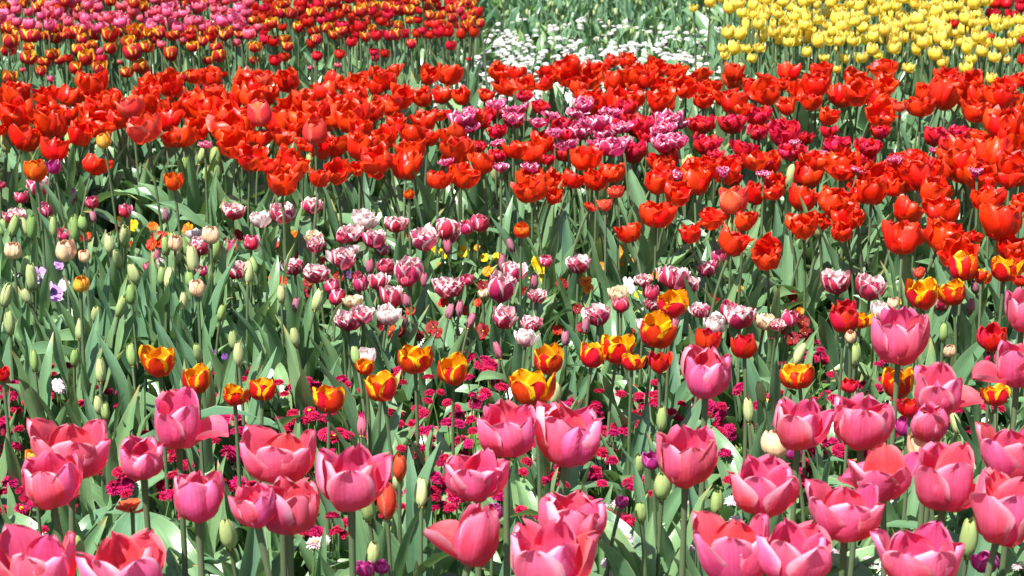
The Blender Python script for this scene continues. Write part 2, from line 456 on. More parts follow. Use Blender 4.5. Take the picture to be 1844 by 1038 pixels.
# ------------------------------------------------------------------ leaf meshes shared by all the plants
LEAF_G, LEAF_M = [], []
for k in range(26):
    form = k % 13
    if form < 6:       # upright blades
        p = dict(L=rnd.uniform(.24, .31), W=rnd.uniform(.014, .025), lean0=rnd.uniform(4, 14), lean1=rnd.uniform(14, 40), twist=rnd.uniform(-.9, .9), fold=rnd.uniform(.35, .8), side=rnd.uniform(-.14, .14))
    elif form < 10:    # arching
        p = dict(L=rnd.uniform(.24, .30), W=rnd.uniform(.020, .032), lean0=rnd.uniform(14, 28), lean1=rnd.uniform(58, 95), twist=rnd.uniform(-.7, .7), fold=rnd.uniform(.25, .6), side=rnd.uniform(-.2, .2), tip_droop=rnd.uniform(0, 40))
    else:              # bent over, broad
        p = dict(L=rnd.uniform(.20, .26), W=rnd.uniform(.024, .036), lean0=rnd.uniform(20, 34), lean1=rnd.uniform(70, 120), twist=rnd.uniform(-.6, .6), fold=rnd.uniform(.15, .45), side=rnd.uniform(-.1, .1), tip_droop=rnd.uniform(0, 60))
    g = Geo().add(*leaf_geo(wav=rnd.uniform(.004, .010), **p))
    LEAF_G.append(g)
    LEAF_M.append(g.mesh('leaf', [M['leaf' if k < 13 else 'leaf_deep']]))

# ------------------------------------------------------------------ flower kinds
KEYS = {'egg': (0, 52, 94, 122), 'cup': (-6, 40, 88, 112), 'goblet': (-8, 37, 84, 106), 'open': (-8, 34, 78, 98), 'wide': (-5, 32, 62, 68), 'blown': (-4, 24, 32, 18)}

def flower(form, L, W, n_whorl=(3, 3), nv=8, nu=6, jit=8, wave=0.002, seed=0, point=0.0, ragged=0.0, curl=0.0, fallen=None, cup=0.80, peak=0.55, tipp=2.3):
    rg = random.Random(seed)
    out = []
    base = KEYS[form]
    for wi, n in enumerate(n_whorl):
        for k in range(n):
            az = 2 * math.pi * k / n + (math.pi / n) * wi + rg.uniform(-.12, .12)
            ky = [a + rg.uniform(-jit, jit) * f for a, f in zip(base, (0, .7, 1, 1.2))]
            ky = [ky[0], ky[1] + 3 * wi, ky[2] + 5 * wi, ky[3] + 6 * wi]
            if fallen is not None and wi == 0 and k in fallen:
                ky = [0, 22, 26 + rg.uniform(-6, 6), 6 + rg.uniform(-10, 10)]
            l = L * rg.uniform(.90, 1.07) * (0.97 if wi else 1) * (.84 if ky[3] < 20 and fallen is not None else 1)
            g = Geo().add(*petal(az, l, W * rg.uniform(.92, 1.06), ky, r0=0.0045 - .0012 * wi, z0=.0006 * wi, nv=nv, nu=nu, rg=rg, wave=wave,
                                 curl=curl * rg.uniform(-.3, 1), point=point, ragged=ragged, cup=cup, peak=peak, tipp=tipp))
            out.append(g)
    return out

def double_flower(R_, seed, openness=0.5, whorls=((6, 1.0), (6, .92), (5, .78), (4, .6)), nv=5, nu=4, ragged=.0012, wave=.002):
    rg = random.Random(seed)
    out = []
    for wi, (n, sc) in enumerate(whorls):
        el = 58 + wi * 9 - openness * 30
        for k in range(n):
            az = 2 * math.pi * (k + .5 * (wi % 2)) / n + rg.uniform(-.15, .15)
            e = el + rg.uniform(-9, 9)
            ky = (0, e, e + 30, e + 46 + rg.uniform(-16, 16))
            g = Geo().add(*petal(az, R_ * 1.35 * sc * rg.uniform(.9, 1.08), R_ * .48 * (.7 + .3 * sc) * rg.uniform(.88, 1.1), ky, r0=.003, z0=.0012 * wi,
                                 nv=nv, nu=nu, rg=rg, wave=wave, ragged=ragged, cup=1.2, peak=.6, tipp=2.6))
            out.append(g)
    return out

def bud_geo(r, h, seed):
    rg = random.Random(seed)
    g = Geo()
    prof = [(.18, 0), (.62, .06), (.92, .18), (1.0, .34), (.93, .52), (.74, .70), (.46, .86), (.16, .97), (.02, 1.0)]
    bend = rg.uniform(-.06, .06)
    v, f, uv = lathe([(a * r, b * h) for a, b in prof], 18, 3, .09)
    v[:, 0] += bend * h * (v[:, 2] / h) ** 2
    g.add(v, f[:, ::-1] if False else f, uv)
    return g

def bud_petals(L, W, seed):
    rg = random.Random(seed)
    out = []
    fat = rg.uniform(-6, 8)
    for wi in (0, 1):
        for k in range(3):
            az = 2 * math.pi * k / 3 + wi * math.pi / 3 + rg.uniform(-.12, .12)
            ky = (34, 80 - fat * .6 + rg.uniform(-2, 2), 95 + rg.uniform(-2, 2), 117 + rg.uniform(-4, 4))
            g = Geo().add(*petal(az, L * rg.uniform(.94, 1.05) * (.98 if wi else 1), W * rg.uniform(.95, 1.05), ky, r0=.0022 - .0009 * wi, nv=7, nu=4, rg=rg, wave=.0006, cup=.92, peak=.42, tipp=1.7, point=.25))
            out.append(g)
    return out

class Kind:
    pass
KINDS = {}

def add_kind(key, name, cat, mat, variants, height, leaves, leaf_scale, width, centre, split=True, pist=True, stem_r=.0031, tilt=(0, 12), stem_mat='stem', n_stem=5, single=None):
    """variants: list of lists of petal Geos (or one Geo for an undivided head)."""
    k = Kind()
    k.key, k.name, k.cat, k.leaves, k.ls, k.width, k.centre = key, name, cat, leaves, leaf_scale, width, centre
    k.split, k.height = split, height
    k.fl, k.wd, k.ct = [], [], []
    mt = M[mat]
    for vi, pet in enumerate(variants):
        if isinstance(pet, Geo):
            k.fl.append((pet, pet.mesh('bud', [mt]), None))
            k.wd.append(width); k.ct.append(centre)
            continue
        k.wd.append(2 * float(np.median([np.hypot(p.v[0][:, 0], p.v[0][:, 1]).max() for p in pet[:6]])))
        k.ct.append(float(np.median([p.v[0][:, 2].max() for p in pet])) * .5)
        core = pistil_geo(.016 if height < .4 else .02)
        allg = Geo()
        allg.merge(core, mi_map={0: 1, 1: 2})
        for p in pet:
            allg.merge(p)
        if split:
            k.fl.append((allg, core.mesh('flower', [M['pistil'], M['stamen']]), [p.mesh('petal', [mt]) for p in pet]))
        else:
            k.fl.append((allg, allg.mesh('flower', [mt, M['pistil'], M['stamen']]), None))
    k.mats = [mt, M['pistil'], M['stamen']]
    k.stems = []
    rg = random.Random(hash(key) % 1000 if False else sum(map(ord, key)))
    for i in range(n_stem):
        tl = R(tilt[0] + (tilt[1] - tilt[0]) * i / max(1, n_stem - 1))
        k.stems.append(stem_geo(height * rg.uniform(.97, 1.03), tl, rg, stem_r, stem_mat))
    KINDS[key] = k
    return k

def stem_geo(h, tl, rg, r, mat):
    n = 8
    p = Vector((0, 0, 0))
    path = [p.copy()]
    wob = rg.uniform(-.05, .05)
    for i in range(n):
        t = (i + .5) / n
        a = tl * t ** 2.2 + wob * math.sin(t * 5)
        p = p + Vector((math.sin(a), wob * .3 * math.cos(t * 4), math.cos(a))) * (h / n)
        path.append(p.copy())
    rad = [r * (1.25 - .35 * i / n) for i in range(n)] + [r * 1.15]
    g = Geo().add(*tube(path, rad, 6))
    ax = Vector((math.sin(tl), 0, math.cos(tl)))
    rot = Vector((0, 0, 1)).rotation_difference(ax).to_matrix().to_4x4()
    return g, g.mesh('stem', [M[mat]]), Matrix.Translation(p) @ rot

# pink garden tulips of the front row
V = [flower('cup', .080, .036, seed=1, nv=10, nu=8, ragged=.0005, jit=11, wave=.0045, curl=.004),
     flower('cup', .086, .036, seed=2, nv=10, nu=8, ragged=.0005, jit=11, wave=.0045, curl=.005),
     flower('goblet', .080, .036, seed=3, nv=10, nu=8, ragged=.0005, jit=11, wave=.0055, curl=.008),
     flower('goblet', .084, .036, seed=4, nv=10, nu=8, ragged=.0005, jit=11, wave=.0055, curl=.006),
     flower('open', .080, .036, seed=5, nv=10, nu=8, ragged=.0005, jit=12, wave=.004, curl=.008),
     flower('goblet', .080, .036, seed=6, nv=10, nu=8, ragged=.0005, jit=11, wave=.0045, curl=.006, fallen=(0,)),
     flower('open', .080, .036, seed=8, nv=10, nu=8, ragged=.0005, jit=14, wave=.006, curl=.006),
     flower('egg', .080, .036, seed=9, nv=10, nu=8, ragged=.0005, jit=11, wave=.0045),
     flower('egg', .080, .036, seed=10, nv=10, nu=8, ragged=.0005, jit=11, wave=.0045, fallen=(0,)),
     flower('open', .080, .036, seed=12, nv=10, nu=8, ragged=.0005, jit=16, wave=.005, curl=.01, fallen=(1,))]
add_kind('pink', 'pink_tulip', 'tulip', 'pink', V, .46, 4, 1.0, .080, .036, stem_r=.0045, tilt=(0, 14), n_stem=6)
add_kind('salmon_f', 'coral_tulip', 'tulip', 'salmon', [bud_petals(.055, .0145, 70), flower('blown', .06, .026, seed=71, n_whorl=(3, 1))], .38, 3, 1, .055, .028)
add_kind('purple', 'purple_tulip', 'tulip', 'purple', [flower('cup', .046, .02, seed=20, point=.2), flower('goblet', .046, .02, seed=21, point=.2)], .33, 3, .9, .045, .02)
V = [flower(f, .058, .026, seed=30 + i, jit=10, wave=.002, curl=.003, ragged=.0006) for i, f in enumerate(('cup', 'cup', 'goblet', 'goblet', 'open', 'goblet'))]
add_kind('flamed', 'flamed_tulip', 'tulip', 'flamed', V, .35, 4, .86, .056, .025)
V = [flower(f, .050, .022, seed=40 + i, jit=7, point=.35, curl=.002) for i, f in enumerate(('goblet', 'goblet', 'cup'))]
add_kind('dark_red', 'dark_red_tulip', 'tulip', 'dark_red', V, .37, 3, 1.0, .046, .024)
V = [flower(f, .068, .033, seed=50 + i, nv=8, nu=6, jit=14, wave=.007, curl=.005, ragged=.0019) for i, f in enumerate(('cup', 'goblet', 'goblet', 'open', 'open', 'open', 'wide', 'goblet', 'open', 'goblet', 'open', 'cup', 'goblet', 'wide'))]
add_kind('red', 'red_tulip', 'tulip', 'red', V, .36, 4, 1.15, .072, .030, tilt=(0, 34), n_stem=8)
V = [flower(f, .068, .033, seed=80 + i, nv=7, nu=6, jit=8, wave=.003, curl=.004) for i, f in enumerate(('goblet', 'open', 'egg'))]
add_kind('salmon', 'salmon_tulip', 'tulip', 'salmon', V, .38, 4, 1.12, .072, .030)
V = [flower(f, .050, .024, seed=90 + i, nv=6, nu=4, jit=8) for i, f in enumerate(('cup', 'goblet'))]
add_kind('orange', 'orange_tulip', 'tulip', 'orange', V, .38, 3, 1.0, .050, .023)
for key, mat in (('double', 'double'), ('double_pale', 'double_pale'), ('double_cream', 'double_cream')):
    V = [double_flower(.030, 100 + i + sum(map(ord, key)), o) for i, o in enumerate((.25, .4, .55, .75))]
    add_kind(key, 'double_tulip', 'tulip', mat, V, .26, 4, .84, .052, .018, stem_r=.003)
V = [flower(f, .040, .017, seed=120 + i, nv=6, nu=4, jit=5) for i, f in enumerate(('egg', 'cup', 'goblet'))]
add_kind('single', 'small_tulip', 'tulip', 'single', V, .27, 4, .84, .030, .020, stem_r=.0028)
W4 = ((6, 1.0), (5, .9), (4, .72), (3, .5))
V = [double_flower(.036, 140 + i, o, whorls=W4, ragged=.0022, wave=.004) for i, o in enumerate((.35, .55, .7, .85))]
add_kind('crimson', 'crimson_tulip', 'tulip', 'crimson', V, .345, 3, .95, .058, .018)
V = [double_flower(.036, 150 + i, o, whorls=W4[:3], ragged=.0026, wave=.004) for i, o in enumerate((.7, .95, 1.15, 1.35))]
add_kind('fringed', 'fringed_tulip', 'tulip', 'fringed', V, .38, 3, .95, .058, .018)
add_kind('green_bud', 'budding_tulip', 'tulip', 'green_bud', [bud_petals(.047, .0112, 160 + i) for i in range(8)], .285, 4, 1.12, .020, .021, split=False, stem_r=.003, tilt=(0, 20))
add_kind('mauve_bud', 'budding_tulip', 'tulip', 'mauve_bud', [bud_petals(.036, .0084, 170 + i) for i in range(4)], .25, 3, .75, .015, .017, split=False, stem_r=.0024, tilt=(0, 20))
V = [flower('egg', .050, .020, seed=180 + i, nv=7, nu=6, jit=3) for i in range(3)]
add_kind('cream_bud', 'cream_tulip', 'tulip', 'cream_bud', V, .35, 4, 1.0, .036, .022)
add_kind('orange_bud', 'yellow_orange_tulip', 'tulip', 'orange_bud', V[:2], .40, 3, 1.0, .036, .022)
V = [flower(f, .045, .020, seed=200 + i, nv=5, nu=4, jit=6) for i, f in enumerate(('egg', 'cup', 'cup', 'cup', 'goblet'))]
add_kind('flamed_back', 'striped_tulip', 'tulip', 'flamed_back', V, .36, 3, 1.0, .040, .021, split=False)
add_kind('back_red', 'scarlet_tulip', 'tulip', 'dark_red', V, .34, 3, 1.0, .040, .021, split=False)
add_kind('back_pink', 'bright_pink_tulip', 'tulip', 'back_pink', V, .36, 3, 1.0, .040, .021, split=False)
V = [flower(f, .052, .017, seed=220 + i, nv=5, nu=4, jit=7, point=.35, curl=c) for i, (f, c) in enumerate((('egg', 0), ('egg', 0), ('cup', .003), ('goblet', .006), ('open', .006)))]
add_kind('yellow', 'yellow_tulip', 'tulip', 'yellow', V, .36, 3, 1.0, .034, .023, split=False)
add_kind('yellow_pale', 'pale_yellow_tulip', 'tulip', 'yellow_pale', V, .36, 3, 1.0, .034, .023, split=False)

# ------------------------------------------------------------------ planting
PLANTS = []          # (root, key, px, py, form)

def new(name, data, parent=None, mat=None):
    o = bpy.data.objects.new(name, data)
    col.objects.link(o)
    if parent is not None:
        o.parent = parent
    if mat is not None:
        o.matrix_local = mat
    return o

def leaf_places(rg, n, ls, upright=False):
    a0 = rg.uniform(0, 6.28)
    out = []
    for i in range(n):
        li = rg.randrange(26)
        if upright and li % 13 > 7:
            li = rg.randrange(6)
        a = a0 + i * 2.4 + rg.uniform(-.5, .5)
        s = ls * rg.uniform(.78, 1.12) * (1 - .08 * i)
        z = .012 + .02 * i + rg.uniform(0, .02)
        out.append((li, Matrix.Translation((math.cos(a) * .006, math.sin(a) * .006, z)) @ Matrix.Rotation(a, 4, 'Z') @ Matrix.Scale(s, 4)))
    return out

def solve(k, ct, px, py, s, fs, st, rot):
    """World position of the root so that the middle of the head is seen at photo pixel (px, py)."""
    tip = st[2]
    c = tip @ Vector((0, 0, ct * fs))
    c = (Matrix.Rotation(rot, 4, 'Z') @ c) * s
    p, dep = at_height(px, py, c.z)
    return Vector((p.x - c.x, p.y - c.y, 0)), dep

def plant(key, px, py, w=None, var=None, stem=None, rot=None, spin=None, s=None, n_leaves=None, seed=None, geo=None, upright=False):
    k = KINDS[key]
    rg = random.Random(seed if seed is not None else int(px * 31 + py * 977) + len(key))
    vi = rg.randrange(len(k.fl)) if var is None else var
    si = rg.randrange(len(k.stems)) if stem is None else stem
    rot = rg.uniform(0, 6.28) if rot is None else rot
    spin = rg.uniform(0, 6.28) if spin is None else spin
    s = rg.uniform(.94, 1.06) if s is None else s
    st = k.stems[si]
    fs = 1.0
    for _ in range(3):
        root, dep = solve(k, k.ct[vi], px, py, s, fs, st, rot)
        if w is not None:
            fs = min(1.7, max(.3, w * dep / F / (k.wd[vi] * s)))
        else:
            fs = rg.uniform(.9, 1.12) if _ == 0 else fs
    fl = k.fl[vi]
    fm = st[2] @ Matrix.Rotation(spin, 4, 'Z') @ Matrix.Diagonal((fs * rg.uniform(.92, 1.08), fs * rg.uniform(.92, 1.08), fs * rg.uniform(.88, 1.14), 1))
    lv = leaf_places(rg, k.leaves if n_leaves is None else n_leaves, k.ls, upright)
    if geo is not None:                                   # joined into a mass outside the picture
        W = Matrix.Translation(root) @ Matrix.Rotation(rot, 4, 'Z') @ Matrix.Scale(s, 4)
        geo['flower'].merge(fl[0], W @ fm)
        geo['stem'].merge(st[0], W)
        for li, m in lv:
            geo['leaf'].merge(LEAF_G[li], W @ m)
        return None
    r = new(k.name, None)
    r.empty_display_size = .02
    r.location, r.rotation_euler, r.scale = root, (0, 0, rot), (s, s, s)
    r['category'] = k.cat
    f = new('bud' if key in ('green_bud', 'mauve_bud') else 'flower', fl[1], r, fm)
    if fl[2]:
        for pm in fl[2]:
            new('petal', pm, f)
    new('stem', st[1], r)
    for li, m in lv:
        new('leaf', LEAF_M[li], r, m)
    PLANTS.append((r, key, px, py, vi))
    return r

# ------------------------------------------------------------------ the ground
def ground():
    n = 90
    xs = np.linspace(-9, 9, n + 1)
    ys = np.linspace(0.4, 13, n + 1)
    rg = np.random.RandomState(3)
    Z = rg.uniform(-.012, .012, (n + 1, n + 1))
    g = Geo()
    Y, X = np.meshgrid(ys, xs, indexing='ij')
    g.add(np.stack([X, Y, Z], -1).reshape(-1, 3), grid_faces(n, n), np.stack([X, Y], -1).reshape(-1, 2))
    o = new('ground', g.mesh('ground', [M['soil']]))
    o['kind'] = 'structure'
    o['label'] = 'dark brown soil of the flower bed under the plants'
    g = Geo()
    v = np.array([[-150, -20, -.05], [150, -20, -.05], [150, 300, -.05], [-150, 300, -.05]], float)
    g.add(v, [[0, 1, 2, 3]], v[:, :2])
    o = new('terrain', g.mesh('terrain', [M['leaf_small']]))
    o['kind'] = 'structure'
    o['label'] = 'green land stretching on beyond the flower bed'
ground()

# ------------------------------------------------------------------ where the flowers stand (middle of the head in photo pixels, width in pixels)
def tile(x0, y0, k, pts):
    return [(x0 + p[0] / k, y0 + p[1] / k) + ((p[2] / k,) if len(p) > 2 else ()) + tuple(p[3:]) for p in pts]

def spread(pts, d, taken=None):
    out = [] if taken is None else list(taken)
    n0 = len(out)
    for p in pts:
        if all((p[0] - q[0]) ** 2 + ((p[1] - q[1]) * 1.2) ** 2 > d * d for q in out):
            out.append(p)
    return out[n0:]

UP, RT, DN, LF = math.pi / 2, 0.0, -math.pi / 2, math.pi
# (x, y, width, form, stem tilt index, tilt direction, spin)
PINKS = [
    (322, 765, 104, 5, 1, 0.4, 0.1), (132, 812, 128, 4, 2, 0.3, 0.8), (90, 868, 112, 1, 2, 2.6, 0.5), (255, 828, 92, 2, 1, 3.2, 0.2),
    (355, 899, 86, 0, 0, 0, 0.6), (506, 822, 124, 4, 1, 1.0, 0.4), (522, 918, 112, 2, 1, 0.2, 2.0), (458, 915, 84, 1, 3, 3.0, 1.2),
    (70, 1024, 140, 4, 1, 2.0, 0.3), (226, 1030, 140, 3, 2, 3.4, 1.1), (634, 870, 118, 3, 1, 0.1, 0.5), (912, 778, 106, 1, 0, 0, 1.6),
    (1022, 792, 124, 2, 2, 0.2, 0.9), (857, 860, 112, 6, 1, 3.0, 0.2), (855, 972, 92, 8, 5, 0.3, 2.9), (1030, 940, 122, 2, 2, 0.4, 1.4),
    (987, 1018, 150, 3, 1, 3.1, 0.1), (1235, 830, 110, 1, 0, 0, 0.7), (1271, 680, 98, 2, 0, 0, 0.2), (1620, 612, 106, 1, 0, 0, 1.1),
    (1440, 767, 106, 3, 1, 0.3, 0.0), (1555, 761, 122, 2, 1, 0.5, 2.5), (1690, 706, 100, 5, 1, 0.2, 0.15), (1832, 660, 92, 5, 1, 3.0, 3.1),
    (1376, 878, 124, 3, 1, 0.1, 1.3), (1526, 926, 124, 4, 1, 0.4, 0.5), (1588, 862, 124, 9, 2, 2.8, 0.2), (1702, 872, 116, 5, 1, 0.3, 5.9),
    (1806, 926, 132, 3, 3, 0.2, 1.7), (1828, 826, 112, 4, 1, 0.3, 0.6), (1325, 1003, 128, 4, 2, 2.6, 0.3), (1432, 1006, 120, 3, 1, 0.4, 1.0),
    (1660, 1012, 138, 4, 0, 0, 0.9), (1842, 566, 74, 1, 0, 0, 0.3), (1672, 760, 64, 7, 0, 0, 0.5)]
for i, (x, y, w, f, st, d, sp) in enumerate(PINKS):
    plant('pink', x, y, w * 1.02, f, st, d, sp - d, s=rnd.uniform(.97, 1.05), n_leaves=4)
for p in ((238, 915, 62, 1), (697, 905, 34, 0), (720, 841, 27, 0)):
    plant('salmon_f', *p, n_leaves=2)
for p in ((1173, 832, 32), (657, 1026, 36), (688, 1022, 30), (889, 922, 36), (1775, 1012, 48), (97, 303, 30), (1430, 815, 34), (1632, 770, 40), (1795, 856, 50), (1120, 905, 24)):
    plant('purple', *p, n_leaves=2)
for p in ((1397, 801, 48), (1662, 811, 56), (25, 450, 33), (117, 455, 35), (380, 423, 34), (355, 521, 28), (152, 462, 23), (1531, 608, 20), (1710, 633, 22), (1608, 547, 20), (316, 440, 26)):
    plant('cream_bud', *p, s=1.15 if p[1] > 700 else None, n_leaves=3)
for p in ((186, 255, 26), (145, 512, 30), (60, 826, 32)):
    plant('orange_bud', *p)

FLAMED = [(287, 655, 62), (355, 688, 52), (423, 712, 44), (472, 702, 50), (594, 721, 60), (686, 700, 62), (747, 648, 64), (816, 672, 52), (989, 652, 56), (955, 704, 70),
          (1067, 643, 50), (1112, 630, 66), (1138, 652, 42), (1182, 600, 62), (1211, 548, 54), (1437, 677, 56), (1614, 694, 56), (1793, 712, 52), (1660, 532, 60), (1715, 530, 48),
          (1734, 484, 52), (1809, 489, 50), (1548, 577, 40), (658, 663, 30), (1768, 500, 30)]
for i, p in enumerate(FLAMED):
    plant('flamed', *p, var=4 if i == 9 else None)
for p in ((1520, 578, 52), (1188, 655, 44), (1273, 617, 50), (1340, 627, 46), (1788, 610, 56), (1524, 560, 40), (1640, 735, 46), (1530, 695, 30), (5, 676, 30), (1838, 505, 30)):
    plant('dark_red', *p)

DOUBLES = tile(0, 300, 2.595, [(182, 100, 118), (70, 240, 110), (1090, 215, 115), (1320, 230, 115), (1458, 188, 105), (935, 378, 92), (1375, 478, 100), (1475, 510, 118), (1480, 375, 90), (1105, 490, 88), (1600, 730, 80)]) + \
    tile(600, 300, 2.595, [(80, 320, 115), (295, 275, 104), (192, 342, 94), (425, 345, 142), (530, 300, 112), (50, 435, 108), (360, 500, 120), (540, 570, 146), (845, 500, 124), (785, 580, 130),
                           (955, 610, 94), (1145, 465, 120), (275, 620, 98), (70, 730, 130), (140, 700, 104), (800, 720, 116), (1235, 705, 138), (1570, 525, 114), (1490, 650, 82)]) + \
    tile(1200, 300, 2.595, [(190, 485, 110), (40, 530, 115), (110, 560, 94), (160, 680, 94), (340, 718, 140), (795, 545, 126), (950, 580, 146), (1285, 640, 108)])
PALE = tile(0, 300, 2.595, [(1215, 255, 98), (905, 320, 78), (1590, 430, 118), (745, 455, 50)]) + \
    tile(600, 300, 2.595, [(150, 260, 124), (255, 700, 110), (900, 810, 104), (155, 895, 90), (1450, 750, 78), (90, 395, 78)]) + tile(1200, 300, 2.595, [(230, 740, 114), (1005, 690, 94)])
CREAM = tile(0, 300, 2.595, [(1465, 335, 84)]) + tile(600, 300, 2.595, [(210, 545, 104), (95, 640, 94), (930, 745, 104), (1330, 600, 98), (230, 390, 80), (700, 600, 50), (1450, 540, 80)]) + \
    tile(1200, 300, 2.595, [(460, 730, 94), (520, 745, 70)])
SINGLES = tile(0, 300, 2.595, [(102, 145, 64), (210, 205, 62), (430, 170, 62), (585, 213, 60), (302, 320, 60), (1075, 378, 62), (1175, 360, 72), (1550, 560, 62), (1575, 615, 66), (945, 490, 54), (695, 470, 46), (5, 85, 40), (1597, 335, 54)]) + \
    tile(600, 300, 2.595, [(550, 325, 62), (622, 290, 70), (685, 265, 78), (248, 470, 72), (125, 550, 72), (627, 530, 56), (995, 445, 56), (25, 610, 62), (1345, 645, 72), (1490, 590, 66), (345, 530, 76), (5, 560, 60)]) + \
    tile(1200, 300, 2.595, [(245, 425, 66), (290, 670, 78), (575, 715, 70)])
MAUVE = tile(600, 300, 2.595, [(170, 470), (830, 370), (340, 625), (425, 535), (545, 680), (590, 670), (645, 720), (335, 725), (770, 865), (940, 540), (790, 455), (535, 375), (1180, 745), (1085, 800), (1350, 900)]) + \
    tile(0, 300, 2.595, [(435, 235), (775, 230), (735, 420), (1385, 645), (345, 140), (30, 320)]) + tile(1200, 300, 2.595, [(35, 740), (1230, 690), (1440, 560), (1425, 660)]) + [(652, 770), (250, 290)][:1]
DOUBLES += CREAM[1::2]
CREAM = CREAM[::2]
for key, lst in (('double', DOUBLES), ('double_pale', PALE), ('double_cream', CREAM), ('single', SINGLES), ('mauve_bud', MAUVE)):
    for p in spread([q for q in lst if len(q) < 4], 9):
        plant(key, p[0], p[1], *[w * 1.1 for w in p[2:]])

BUDS = tile(0, 300, 2.595, [(15, 280), (65, 285), (115, 280), (150, 290), (250, 285), (387, 260), (347, 295), (583, 325), (512, 360), (550, 435), (775, 370), (820, 360), (865, 380), (825, 415), (900, 440), (1005, 395),
                            (148, 525), (118, 470), (32, 605), (122, 605), (45, 730), (375, 760), (450, 690), (565, 660), (625, 500), (612, 600), (790, 525), (760, 510), (888, 525), (857, 635), (1035, 685), (1183, 460),
                            (1160, 500), (1090, 810), (1378, 800), (1485, 625), (925, 870), (615, 885), (160, 915), (350, 895), (963, 35), (1015, 25), (1315, 595), (470, 955)]) + \
    tile(0, 0, 2.974, [(380, 785), (990, 880), (1088, 825), (1153, 845), (1100, 930), (1160, 920), (1658, 885), (35, 750)]) + \
    [(1348, 743), (1721, 763), (1192, 758), (1699, 597), (1439, 639), (1152, 835), (1268, 292), (1472, 412), (895, 310), (1236, 307), (1424, 316), (1335, 126), (1318, 410), (1232, 300), (686, 700),
     (1660, 520), (430, 640), (177, 728), (190, 740), (640, 640), (1000, 710), (1540, 640), (1370, 705)]
for p in spread(BUDS, 8):
    plant('green_bud', p[0], p[1], rnd.uniform(15.5, 22), upright=True)
for i in range(40):
    x, y = rnd.uniform(890, 1290), rnd.uniform(0, 90)
    plant('green_bud', x, y, rnd.uniform(4.6, 6.5), s=.62, n_leaves=2)
for p in ((410, 962, 32), (717, 866, 23), (759, 886, 25), (673, 996, 26), (1154, 920, 23), (1192, 872, 30), (663, 915, 26), (1744, 972, 34), (1290, 905, 22), (140, 985, 24)):
    plant('green_bud', *p, s=1.12, upright=True)

